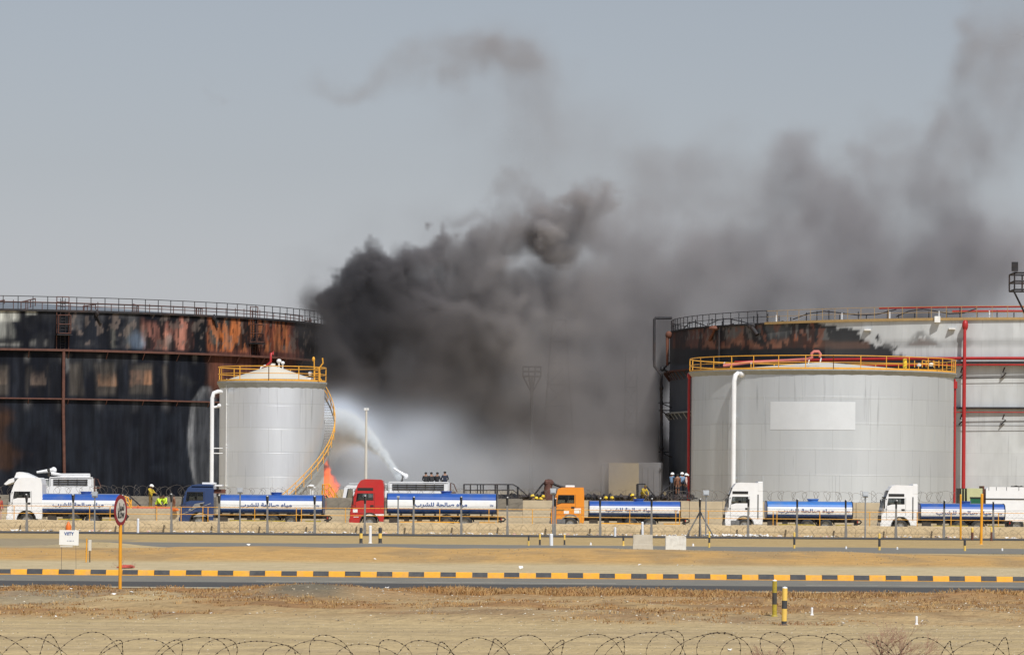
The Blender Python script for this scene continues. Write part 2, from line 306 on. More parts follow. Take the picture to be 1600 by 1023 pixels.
# ------------------------------------------------------------------ ground
def ground():
    xs = np.concatenate([[-4000, -1500, -600, -250, -120, -80, -60], np.arange(-48, 48.1, .42), [60, 80, 120, 250, 600, 1500, 4000]])
    ys = np.concatenate([[-300, -60, 0, 30, 45], np.arange(52, 84, .4), np.arange(84, 110, .3), np.arange(110, 124, 2.), np.arange(124, 200, .6), np.arange(200, 250, 1.2), [255, 265, 280, 300, 330, 370, 420, 500, 700, 1200, 2500, 6000, 14000]])
    X, Y = np.meshgrid(xs, ys, indexing='ij')
    near = (np.abs(X) < 50)
    z = np.zeros_like(X)
    scr = sst(81, 85, Y) * (1 - sst(104, 108.3, Y))
    z += scr * near * ((fb2(X * .16, Y * .35, 3) - .45) * .55 + (fb2(X * .8, Y * 1.2, 5) - .5) * .14)
    sm = (1 - sst(80, 84, Y)) * sst(50, 54, Y)
    z += sm * near * ((fb2(X * .25, Y * .6, 13) - .5) * .05 + (fb2(X * .9, Y * 2.2, 15) - .5) * .035)
    def mound(cx, cy, rx, ry, h):
        return h * np.exp(-((X - cx) / rx) ** 2 - ((Y - cy) / ry) ** 2)
    z += mound(PX(228, 97), 97, 1.1, 3, .22) + mound(PX(480, 100), 101, 1.6, 3, .25) + mound(PX(160, 92), 93, 1.2, 2.5, .12)
    bh = .02 + .40 * fb2(X * .10 + 3, Y * .02, 21) + .06 * fb2(X * .7, Y * .3, 22)
    berm = sst(146, 158, Y) * (1 - sst(166, 181, Y))
    z += berm * near * bh
    z += mound(PX(185, 190), 185, 2.2, 6, .40) * near
    z += sst(124.5, 130, Y) * (1 - sst(140, 148, Y)) * near * (fb2(X * .3, Y * .2, 31) - .5) * .06
    z += sst(199, 203, Y) * (1 - sst(228, 233, Y)) * near * (fb2(X * .2, Y * .1, 33) - .5) * .10
    flat = ((Y > 108.4) & (Y < 124.4)) | ((Y > 181.5) & (Y < 199.5) & (X > -22)) | (Y > 233)
    z = np.where(flat, -.03, z)
    # colours: bands of different soil, and a painted shadow band below the road edge
    sand = np.array([.49, .375, .20]); tan = np.array([.43, .31, .145]); orangy = np.array([.50, .325, .14]); brown = np.array([.30, .165, .07]); gry = np.array([.275, .235, .165])
    c = np.empty(X.shape + (3,)); c[:] = sand
    def mixc(col, a): nonlocal c; a = np.clip(a, 0, 1)[..., None]; c = c * (1 - a) + col * a
    n1 = fb2(X * .22, Y * .30, 41); n2 = fb2(X * .09 + 9, Y * .12, 43); n3 = fb2(X * 1.3, Y * 1.1, 45)
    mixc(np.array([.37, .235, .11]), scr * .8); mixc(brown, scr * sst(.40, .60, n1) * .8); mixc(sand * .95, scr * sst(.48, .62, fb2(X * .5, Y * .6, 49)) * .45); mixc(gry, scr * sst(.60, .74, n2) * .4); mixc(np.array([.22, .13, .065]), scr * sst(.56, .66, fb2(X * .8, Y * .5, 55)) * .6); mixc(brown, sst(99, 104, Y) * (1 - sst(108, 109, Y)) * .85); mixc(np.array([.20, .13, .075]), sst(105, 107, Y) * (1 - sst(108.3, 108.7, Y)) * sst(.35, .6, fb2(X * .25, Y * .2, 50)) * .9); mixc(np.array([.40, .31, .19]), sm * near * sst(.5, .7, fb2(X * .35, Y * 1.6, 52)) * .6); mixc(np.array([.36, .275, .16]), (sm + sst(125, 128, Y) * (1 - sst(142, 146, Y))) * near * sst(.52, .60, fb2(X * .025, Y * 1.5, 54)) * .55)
    mixc(gry * .62, np.exp(-((X - PX(482, 100)) / 1.0) ** 4 - ((Y - 101) / 2.6) ** 2) * 1.1)
    mixc(gry, np.exp(-((X - PX(50, 95)) / 1.3) ** 2 - ((Y - 96) / 5) ** 2)); mixc(sand * .98, np.exp(-((X - PX(228, 97)) / 1.0) ** 2 - ((Y - 95.5) / 3) ** 2) * 1.2)
    mixc(np.array([.52, .425, .26]), sst(124, 126, Y) * (1 - sst(143, 150, Y)) * .9); mixc(np.array([.52, .315, .115]), sst(146, 151, Y) * (1 - sst(170, 176, Y)) * (.75 + .4 * n2)); mixc(np.array([.34, .235, .12]), sst(146, 150, Y) * (1 - sst(170, 176, Y)) * sst(.52, .68, fb2(X * .5, Y * .12, 53)) * .7); mixc(gry, sst(164, 176, Y) * (1 - sst(181, 184, Y)) * sst(.35, .6, fb2(X * .12 + 4, Y * .05, 47)))
    mixc(tan, sst(199, 201, Y) * (1 - sst(233, 236, Y)) * .9)
    mixc(gry, (X < -20) * sst(181, 184, Y) * (1 - sst(205, 212, Y)) * .8)
    c *= (.9 + .2 * n3)[..., None]
    nx, ny = X.shape
    v = np.stack([X, Y, z], -1).reshape(-1, 3)
    i = np.arange(nx - 1)[:, None] * ny + np.arange(ny - 1)[None, :]
    f = np.stack([i, i + ny, i + ny + 1, i + 1], -1).reshape(-1, 4)
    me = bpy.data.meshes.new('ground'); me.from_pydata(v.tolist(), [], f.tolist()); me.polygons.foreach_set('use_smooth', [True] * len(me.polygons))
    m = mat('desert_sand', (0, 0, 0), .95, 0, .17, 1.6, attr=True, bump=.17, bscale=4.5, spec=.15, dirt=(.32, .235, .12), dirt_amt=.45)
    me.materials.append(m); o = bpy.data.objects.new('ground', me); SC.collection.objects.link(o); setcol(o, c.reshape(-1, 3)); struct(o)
    return xs, ys, z
GX, GY, GZ = ground()
def gz(x, y):
    i = int(np.clip(np.searchsorted(GX, x) - 1, 0, len(GX) - 2)); j = int(np.clip(np.searchsorted(GY, y) - 1, 0, len(GY) - 2))
    u = (x - GX[i]) / (GX[i + 1] - GX[i]); t = (y - GY[j]) / (GY[j + 1] - GY[j])
    return (GZ[i, j] * (1 - u) + GZ[i + 1, j] * u) * (1 - t) + (GZ[i, j + 1] * (1 - u) + GZ[i + 1, j + 1] * u) * t

def strip(name, y0, y1, z, m, x0=-400, x1=400, kind='structure', wob=0):
    b = MB(); xs = np.linspace(x0, x1, 161 if wob else 2)
    vs = []; 
    for x in xs:
        q = (vn2(x * .35, 0, 71) - .5) * wob
        vs += [(x, y0 + q, z), (x, y1 + (vn2(x * .5, 9, 72) - .5) * wob, z)]
    b.add(vs, [(2 * i, 2 * i + 2, 2 * i + 3, 2 * i + 1) for i in range(len(xs) - 1)])
    o = b.build(name, m); o['kind'] = kind; return o
strip('near_road', 108.6, 123.9, .0, 'asph')
strip('near_road_lane', 110.2, 115.9, .004, 'asphd')
b = MB()
for x0, x1 in ((-60, -15.5), (-7.8, 3.2), (9, 22), (30, 60)): b.box(x0, x1, 117.4, 117.62, .004, .009)
struct(b.build('lane_marking', 'line'))
b = MB(); b.box(-200, 200, 108.75, 109.75, .004, .008); struct(b.build('edge_marking', 'eline'))
strip('far_road', 181.6, 199.2, .0, 'asph', x0=-22, x1=400, wob=1.2)
strip('service_road', 234.2, 244.6, .0, 'asphd')
# painted kerb
b = MB(); k = 0; x = PX(17.5, 124) - 1.027 * 44
while x < 60:
    wd = .53 if k % 2 == 0 else .497; mi = k % 2
    h = .175 + random.uniform(-.008, .008)
    yj = random.uniform(-.012, .012); prof = [(123.95 + yj, 0), (124.0 + yj, h - .03), (124.04 + yj, h), (124.25, h), (124.25, 0)]
    n = len(prof); vs = [(x + .004, y, z) for y, z in prof] + [(x + wd - .004, y, z) for y, z in prof]
    b.add(vs, [tuple(range(n))[::-1], tuple(range(n, 2 * n))] + [(i, i + n, (i + 1) % n + n, (i + 1) % n) for i in range(n)], mi)
    if mi == 1: b.box(x + .002, x + wd - .002, 123.925, 123.948, 0, .016 + random.uniform(0, .02), 0)
    x += wd; k += 1
struct(b.build('kerb', ['kyel', 'kblk']))

# ------------------------------------------------------------------ scrub, gravel, litter
def scatter_faces(name, pts, mk, mats, label, cat):
    b = MB()
    for p in pts: mk(b, p)
    o = b.build(name, mats); tag(o, label, cat, kind='stuff'); return o
def grass_tuft(b, p):
    x, y, s, mi = p; z = gz(x, y) - .01
    for _ in range(random.randint(7, 11)):
        a = random.uniform(0, 6.28); l = s * random.uniform(.5, 1.15); lean = random.uniform(.4, 1.5)
        bx, by = x + random.gauss(0, s * .8), y + random.gauss(0, s * .8); wd = .005 + .005 * random.random()
        dx, dy = math.cos(a), math.sin(a)
        t = (bx + dx * l * lean, by + dy * l * lean, z + l * max(1.05 - .5 * lean, .25)); m1 = (bx + dx * l * lean * .4, by + dy * l * lean * .4, z + l * .6)
        b.add([(bx - wd, by, z), (bx + wd, by, z), (m1[0] + wd * .8, m1[1], m1[2]), (m1[0] - wd * .8, m1[1], m1[2]), t], [(0, 1, 2, 3), (3, 2, 4)], mi)
pts = []
for _ in range(6500):
    x = random.uniform(-17, 17); y = random.uniform(102.5, 107.8); d = fb2(x * .30, y * .12, 61)
    if d > .30 + .18 * random.random(): pts.append((x, y, random.uniform(.07, .24) * (.3 + 1.3 * d), random.choice((0, 0, 1, 1, 2))))
for _ in range(6000):
    x = random.uniform(-16, 16); y = random.uniform(82, 104); d = fb2(x * .22, y * .30, 41)
    if d > .43 + .14 * random.random(): pts.append((x, y, random.uniform(.035, .13), random.choice((0, 1, 1, 2))))
scatter_faces('dry_grass', pts, grass_tuft, [mat('dry_grass_rust', (.36, .19, .06), .8, 0, .3), mat('dry_grass_straw', (.42, .27, .11), .8, 0, .3), mat('dry_grass_brown', (.26, .145, .065), .8, 0, .3)],
              'rusty brown dry grass growing along the near road verge', 'grass')
def stone(b, p):
    x, y, s, mi = p; z = gz(x, y) + s * .2
    vs = [(x + s * random.uniform(.6, 1.2) * a, y + s * random.uniform(.6, 1.2) * c, z + s * .7 * random.uniform(.6, 1.2) * d) for a, c, d in ((1, 0, 0), (0, 1, 0), (-1, 0, 0), (0, -1, 0), (.1, .1, 1), (0, 0, -1))]
    b.add(vs, [(0, 1, 4), (1, 2, 4), (2, 3, 4), (3, 0, 4), (1, 0, 5), (2, 1, 5), (3, 2, 5), (0, 3, 5)], mi)
pts = []
for _ in range(9000):
    x = random.uniform(-17, 17); y = random.uniform(82, 107)
    if fb2(x * .3 + 5, y * .2, 66) > random.uniform(.35, .6): pts.append((x, y, random.choice((.010, .014, .02, .03)), random.choice((0, 0, 0, 1, 2))))
for _ in range(2600):
    x = random.uniform(-25, 25); y = random.uniform(150, 181)
    if fb2(x * .2, y * .05, 67) > .5: pts.append((x, y, random.choice((.012, .02, .03)), random.choice((0, 0, 2))))
for _ in range(2500):
    x = random.uniform(-11, 11); y = random.uniform(58, 82); pts.append((x, y, random.choice((.006, .01, .016)), random.choice((0, 1, 2))))
scatter_faces('gravel', pts, stone, [mat('stone_tan', (.42, .35, .24), .9, 0, .2), mat('stone_pale', (.66, .60, .48), .9, 0, .2), mat('stone_dark', (.17, .14, .10), .9, 0, .3)],
              'loose gravel and small stones on the sand', 'gravel')
def scrap(b, p):
    x, y, s, mi = p; z = gz(x, y); a = random.uniform(0, 3.14)
    vs = []
    for k in range(6):
        t = 6.28 * k / 6; rr = s * random.uniform(.5, 1.2)
        vs.append((x + rr * math.cos(t), y + rr * math.sin(t) * .6, z + .02 + s * random.uniform(0, .8)))
    vs.append((x, y, z + s * random.uniform(.6, 1.2)))
    b.add(vs, [(k, (k + 1) % 6, 6) for k in range(6)], mi)
pts = [(PX(x, D), D, s, 0) for x, D, s in ((88, 104, .05), (114, 101, .06), (178, 95, .08), (207, 96, .12), (34, 97, .07), (90, 82.5, .04), (66, 82.4, .03), (272, 84, .04), (331, 84, .03), (605, 102, .1), (600, 101, .06), (585, 150, .09), (815, 138, .14), (742, 152, .05),
       (1318, 82.5, .06), (1447, 84, .10), (1465, 84, .06), (1142, 68, .07), (1000, 146, .08), (1060, 146, .07), (1082, 146, .06), (388, 190, .12), (530, 91, .03), (930, 100, .04), (980, 100, .04))]
for _ in range(400):
    x = random.uniform(0, 1600); D = random.uniform(244.6, 245.6); pts.append((PX(x, D), D, random.uniform(.05, .15), random.choice((0, 0, 0, 1, 2))))
for _ in range(90):
    x = random.uniform(1100, 1200); D = random.uniform(244.6, 245.6); pts.append((PX(x, D), D, random.uniform(.08, .2), 0))
scatter_faces('litter', pts, scrap, ['litter', mat('faded_pink_plastic', (.6, .35, .3), .7), mat('grey_scraps', (.3, .28, .25), .8)], 'scraps of white rubbish blown against the low wall and over the sand', 'litter')

# ------------------------------------------------------------------ storage tanks
def shell(name, cx, cy, Rr, z0, z1, a0, a1, n, rows, m, parent, paint=None, smooth=True):
    a = np.radians(np.linspace(a0, a1, n + 1)); z = np.linspace(z0, z1, rows + 1)
    A, Z = np.meshgrid(a, z, indexing='ij')
    X = cx + Rr * np.sin(A); Y = cy - Rr * np.cos(A)
    v = np.stack([X, Y, Z], -1).reshape(-1, 3)
    i = np.arange(n)[:, None] * (rows + 1) + np.arange(rows)[None, :]
    f = np.stack([i, i + rows + 1, i + rows + 2, i + 1], -1).reshape(-1, 4)
    me = bpy.data.meshes.new(name); me.from_pydata((v - np.array(parent.location)).tolist(), [], f.tolist()); me.polygons.foreach_set('use_smooth', [smooth] * len(me.polygons))
    me.materials.append(M[m]); o = bpy.data.objects.new(name, me); SC.collection.objects.link(o); o.parent = parent
    if paint is not None:
        px, py = UNP(X, Y, Z); setcol(o, paint(px, py, A, Z).reshape(-1, 3))
    return o
def ring(b, c, r, z, t, n=96, a0=0, a1=360, k=6, mi=0):
    pts = [(c[0] + r * math.sin(R(a0 + (a1 - a0) * i / n)), c[1] - r * math.cos(R(a0 + (a1 - a0) * i / n)), z) for i in range(n if a1 - a0 >= 360 else n + 1)]
    b.tube(pts, t, k, mi, closed=a1 - a0 >= 360)
def cyl(b, c, r, z, a, rr=0): return (c[0] + (r + rr) * math.sin(R(a)), c[1] - (r + rr) * math.cos(R(a)), z)
def rail_ring(name, c, r, z, h, step_m, t, m, parent, a0=0, a1=360, toe=None, mid=(.5,), th=None):
    b = MB(); n = max(int(2 * math.pi * r * (a1 - a0) / 360 / step_m), 6)
    for f in (1,) + mid: ring(b, c, r, z + h * f, t * (1.0 if f == 1 else .8), max(n * 2, 48), a0, a1, 5)
    for i in range(n + 1):
        p = cyl(0, c, r, z, a0 + (a1 - a0) * i / n); b.tube([p, (p[0], p[1], z + h)], t * 1.1, 5)
    if toe: b.lathe((c[0], c[1], z), [(r + .02, 0), (r + .02, toe), (r - .01, toe), (r - .01, 0)], 96, a0, a1, smooth=False)
    return b.build(name, m, parent)
def girder(name, c, r, z, wdt, h, m, parent, n=180, brackets=0, a0=0, a1=360):
    b = MB(); b.lathe((c[0], c[1], z), [(r + .01, 0), (r + wdt, 0), (r + wdt, h), (r + .01, h)], n, a0, a1, smooth=False)
    for i in range(brackets):
        a = a0 + (a1 - a0) * (i + .5) / brackets
        b.tube([cyl(0, c, r, z, a, wdt * .95), cyl(0, c, r, z - wdt * 1.3, a, .02)], .05, 4)
    return b.build(name, m, parent)

def blend(c, col, a):
    a = np.clip(a, 0, 1)[..., None]; return c * (1 - a) + np.array(col) * a
def ell(px, py, cx, cy, rx, ry, n, soft=.35, amp=.35):
    d = np.sqrt(((px - cx) / rx) ** 2 + ((py - cy) / ry) ** 2) + (n - .5) * amp * 2
    return 1 - sst(1 - soft, 1 + soft, d)
def rect(px, py, x0, x1, y0, y1, s=2., n=0):
    return sst(x0 - s, x0 + s, px + n) * (1 - sst(x1 - s, x1 + s, px + n)) * sst(y0 - s, y0 + s, py + n) * (1 - sst(y1 - s, y1 + s, py + n))

# --- burnt tank on the left
LC = (-61.0, 440.0); LR = 40.0
lt_rim = 21.15
def paint_left(px, py, A, Z):
    s = A * 40
    n = fb2(s * .35, Z * .5, 101); ns = fb2(s * 1.2, Z * .10, 103); nf = fb2(s * 2.2, Z * 1.0, 105)
    wob = (n - .5) * 22 + (ns - .5) * 12
    c = np.empty(px.shape + (3,)); c[:] = (.0055, .007, .012)
    c = blend(c, (.017, .020, .028), sst(.45, .75, ns) * .7); c = blend(c, (.045, .047, .05), sst(.55, .8, n) * .4 * (py < 640))
    up = 1 - sst(543, 546, py - (px - 150) * .022)
    mid = sst(552, 556, py) * (1 - sst(620, 624, py))
    low = sst(622, 628, py)
    st = sst(.3, .62, ns)
    c = blend(c, (.50, .51, .47), up * rect(px, py, -200, 33, 470, 503, 4, wob) * (.25 + .75 * st)); c = blend(c, (.45, .46, .43), up * rect(px, py, 41, 58, 470, 492, 2.5, wob * .4))
    c = blend(c, (.30, .31, .29), up * rect(px, py, -200, 20, 500, 525, 6, wob) * st * .7); c = blend(c, (.28, .28, .26), up * rect(px, py, -200, 76, 534, 543, 3, wob * .5) * st * .8)
    c = blend(c, (.10, .10, .105), up * rect(px, py, 115, 215, 490, 545, 8, wob) * sst(.4, .7, n) * .7)
    for q in (178, 200, 219): c = blend(c, (.13, .13, .115), up * np.exp(-((px - q - (n - .5) * 20) / 3.) ** 2) * rect(px, py, 100, 300, 512, 545, 5, wob) * .7)
    c = blend(c, (.10, .135, .19), up * ell(px, py, 217, 531, 16, 14, n, .6, .9) * .8); c = blend(c, (.20, .25, .31), up * ell(px, py, 224, 533, 5, 8, ns, .5, .9) * .7)
    c = blend(c, (.26, .115, .09), up * rect(px, py, 226, 301, 502, 560, 7, wob) * (.6 + .4 * ns)); c = blend(c, (.42, .19, .135), up * rect(px, py, 240, 301, 518, 560, 8, wob) * sst(.35, .6, ns)); c = blend(c, (.46, .20, .15), up * rect(px, py, 280, 301, 495, 560, 4, wob * .3) * .75 * sst(.25, .5, ns))
    c = blend(c, (.38, .34, .32), up * ell(px, py, 265, 535, 5, 12, n) * .5)
    c = blend(c, (.008, .009, .012), up * rect(px, py, 301, 326, 480, 560, 3, wob * .3)); c = blend(c, (.30, .10, .045), up * rect(px, py, 326, 336, 488, 560, 2.5, wob * .35) * .85)
    c = blend(c, (.055, .062, .058), up * rect(px, py, 337, 362, 482, 545, 4, wob)); 
    c = blend(c, (.50, .15, .04), up * ell(px, py, 366, 535, 20, 36, n * .35 + ns * .65, .3, 1.3)); c = blend(c, (.42, .14, .05), up * rect(px, py, 362, 384, 498, 560, 4, wob * .4) * .8)
    c = blend(c, (.27, .085, .045), up * rect(px, py, 384, 462, 492, 566, 8, wob) * (.55 + .45 * st)); c = blend(c, (.26, .12, .08), up * rect(px, py, 402, 408, 494, 545, 2) * .7)
    c = blend(c, (.012, .01, .01), up * ell(px, py, 393, 528, 8, 16, n, .5, 1.2) * .8); c = blend(c, (.012, .01, .01), up * rect(px, py, 374, 400, 490, 502, 3, wob) * .8)
    k1 = fb2(s * .9, Z * .30, 111); k2 = fb2(s * 2.4, Z * .55, 113); k3 = fb2(s * 1.5, Z * 1.1, 115)
    c = blend(c, (.010, .011, .014), up * (px > 228) * sst(.54, .575, k1) * .85); c = blend(c, (.012, .011, .012), up * (px > 228) * sst(.60, .63, k2) * .8)
    c = blend(c, (.16, .13, .115), up * (px > 100) * sst(.62, .65, k3) * .6); c = blend(c, (.42, .15, .06), up * (px > 330) * (px < 450) * sst(.60, .63, fb2(s * 1.8, Z * .4, 117)) * .7)
    # middle course: scorched window-like patches
    for (x0, x1, y0, y1, k, col) in ((-30, 11, 577, 601, .6, (.20, .15, .12)), (47, 70, 580, 601, .6, (.20, .15, .12)), (153, 181, 583, 603, .9, (.34, .18, .10)), (204, 238, 578, 603, .8, (.26, .13, .08)), (226, 238, 580, 603, .9, (.50, .23, .11)),
                                     (-80, -40, 580, 601, .8, (.3, .2, .14))):
        c = blend(c, col, rect(px, py, x0, x1, y0, y1, 1.6, (n - .5) * 9) * k * sst(y0 - 10, y1, py + (n - .5) * 30) * (.45 + .55 * sst(.3, .6, nf)))
    for (x0, x1) in ((40, 75), (108, 130), (150, 182), (204, 240), (250, 262), (-30, 14)):
        c = blend(c, (.10, .088, .075), mid * rect(px, py, x0, x1, 570, 618, 4, wob * .4) * .55 * sst(.3, .6, ns))
    c = blend(c, (.16, .165, .17), mid * rect(px, py, 100, 112, 553, 580, 3, wob) * .6); c = blend(c, (.10, .045, .03), mid * rect(px, py, 322, 350, 560, 620, 6, wob) * .7)
    c = blend(c, (.20, .075, .05), sst(540, 552, py) * rect(px, py, 330, 470, 540, 600, 8, wob) * .5)
    for q in (43, 95, 155, 210, 260, 305):
        d = np.abs(px - q - (n - .5) * 6); c = blend(c, (.22, .22, .22), mid * (1 - sst(0, 7, d)) * (1 - sst(553, 572, py)) * .6); c = blend(c, (.15, .15, .155), low * (1 - sst(0, 12, d)) * (1 - sst(625, 650, py)) * .5)
    c = blend(c, (.014, .018, .026), low * sst(.35, .7, n) * .6)
    c = blend(c, (.055, .028, .016), ell(px, py, -2, 680, 24, 36, n, .7, 1.4) * .7)
    arch = ell(px, py, 320, 690, 27, 84, n, .06, .10); inner = ell(px, py, 326, 700, 24, 82, n, .14, .10)
    c = blend(c, (.20, .21, .225), np.clip(arch - inner * .75, 0, 1) * (.35 + .65 * nf)); c = blend(c, (.055, .06, .07), inner * .6)
    return np.maximum(c * (.75 + .5 * nf)[..., None], 0.004)
LT = thing('burnt_storage_tank', 'huge fire-blackened oil tank with rust streaks filling the left side', 'storage tank', (LC[0], LC[1], 0))
def rel(b, t):
    o = Vector(t.location); b.v = [(v[0] - o.x, v[1] - o.y, v[2] - o.z) for v in b.v]; return b
_old = MB.build
def _build(s, name, mats, parent=None, loc=(0, 0, 0), bevel=0, world=True):
    if parent is not None and world:
        o = Vector((0, 0, 0)); p = parent
        while p is not None: o += Vector(p.location); p = p.parent
        s.v = [(v[0] - o.x - loc[0], v[1] - o.y - loc[1], v[2] - o.z - loc[2]) for v in s.v]
    return _old(s, name, mats, parent, loc, bevel)
MB.build = _build

shell('shell', LC[0], LC[1], LR, -.1, lt_rim, -40, 110, 560, 84, 'burn', LT, paint_left)
b = MB(); b.lathe((LC[0], LC[1], 0), [(LR, -.1), (LR, lt_rim)], 60, 110, 320); b.build('shell_back', 'soot', LT)
b = MB(); b.lathe((LC[0], LC[1], lt_rim), [(LR - .1, 0.0), (LR * .5, 1.6), (0.01, 3.0)], 96); b.build('roof', 'roofg', LT)
girder('wind_girder', LC, LR, lt_rim - 4.15, .55, .22, 'rustr', LT, brackets=60)
girder('wind_girder', LC, LR, lt_rim - 9.2, .35, .14, 'rustr', LT, brackets=60)
girder('rim_angle', LC, LR, lt_rim - .02, .22, .22, 'soot', LT)
rail_ring('railing', LC, LR - .15, lt_rim + .2, 1.35, 1.55, .04, 'soot', LT)
b = MB()
for a, r0, r1, dz in ((8, 36, 18, .5), (14, 39, 24, .9), (24, 38.5, 30, .6), (33, 39, 30, .8), (45, 39, 33, .8), (2, 39, 25, .8)):
    p0 = cyl(0, LC, r0, lt_rim + (LR - r0) * .075 + dz, a); p1 = cyl(0, LC, r1, lt_rim + (LR - r1) * .075 + dz, a + 8)
    b.tube([p0, p1], .07, 5)
    for t in (0, .33, .66, 1): q = [p0[i] + (p1[i] - p0[i]) * t for i in range(3)]; b.tube([(q[0], q[1], q[2] - dz), q], .05, 4)
ring(b, LC, LR - 2.2, lt_rim + 1.05, .05, 120, -30, 80, 5); ring(b, LC, LR - 2.2, lt_rim + .7, .04, 120, 20, 90, 5)
for i in range(50):
    a = -10 + i * 2.3; p = cyl(0, LC, LR - 2.2, lt_rim + .1, a); b.tube([p, (p[0], p[1], lt_rim + 1.05 + random.uniform(-.1, .2))], .04, 4)
b.build('roof_piping', 'rustr', LT)
# left tank: pipe down the shell, platforms
aL = lambda x: math.degrees(math.asin((PX(x, 402) - LC[0]) / LR))
b = MB(); a = aL(96); b.tube([cyl(0, LC, LR, lt_rim - 3.9, a, .35), cyl(0, LC, LR, lt_rim - 10, a, .3), cyl(0, LC, LR, .5, a + .35, .35)], .17, 8); b.build('riser_pipe', 'rustr', LT)
for xx, dz, nm in ((95, 0, 'access_platform'), (393, -.2, 'access_platform')):
    a = aL(xx) if xx < 300 else 55.0
    o = thing(nm, None, None); o.parent = LT; del_keys = None
    c0 = Vector(cyl(0, LC, LR, 0, a)); tx = Vector((math.cos(R(a)), math.sin(R(a)), 0)); nr = Vector((math.sin(R(a)), -math.cos(R(a)), 0))
    o.location = (c0.x - LC[0], c0.y - LC[1], 0)
    b = MB()
    def q(u, v, z): return c0 + tx * u + nr * v + Vector((0, 0, z))
    zt = lt_rim + dz
    for u in (-.65, .65):
        b.tube([q(u, .1, zt - 4.1), q(u, .1, zt + 1.55)], .05, 4)
        for v in (.1, 1.0): b.tube([q(u, v, zt - 2.3), q(u, v, zt - .4)], .045, 4)
    for z in (-2.3, -1.35, -.4): b.tube([q(-.65, .1, zt + z), q(-.65, 1, zt + z), q(.65, 1, zt + z), q(.65, .1, zt + z)], .045, 4)
    for z in (1.0, 1.55): b.tube([q(-.65, .1, zt + z), q(.65, .1, zt + z)], .045, 4)
    _b = b.build('guard_rail', 'rustr', o)
    b = MB()
    for z in np.arange(-4.0, 1.3, .3): b.tube([q(-.25, .12, zt + z), q(.25, .12, zt + z)], .025, 4)
    b.tube([q(-.25, .12, zt - 4.1), q(-.25, .12, zt + 1.4)], .035, 4); b.tube([q(.25, .12, zt - 4.1), q(.25, .12, zt + 1.4)], .035, 4)
    b.build('ladder', 'soot', o)
    b = MB(); b.add([q(-.8, .05, zt - 2.4), q(.8, .05, zt - 2.4), q(.8, 1.1, zt - 2.4), q(-.8, 1.1, zt - 2.4), q(-.8, .05, zt - 2.5), q(.8, .05, zt - 2.5), q(.8, 1.1, zt - 2.5), q(-.8, 1.1, zt - 2.5)], [(0, 1, 2, 3), (7, 6, 5, 4), (0, 4, 5, 1), (1, 5, 6, 2), (2, 6, 7, 3), (3, 7, 4, 0)])
    b.build('deck', 'soot', o)
b = MB()
for a, s in ((aL(145), .8), (46.0, .8)):
    b = MB(); p = cyl(0, LC, LR, lt_rim - .1, a, .2); b.blob(p, .32 * s, .3, .45 * s, 8, 5, jit=.2); b.tube([p, cyl(0, LC, LR, lt_rim - 1.1, a + .7, .1)], .17, 6); b.build('foam_chamber', 'soot', LT)

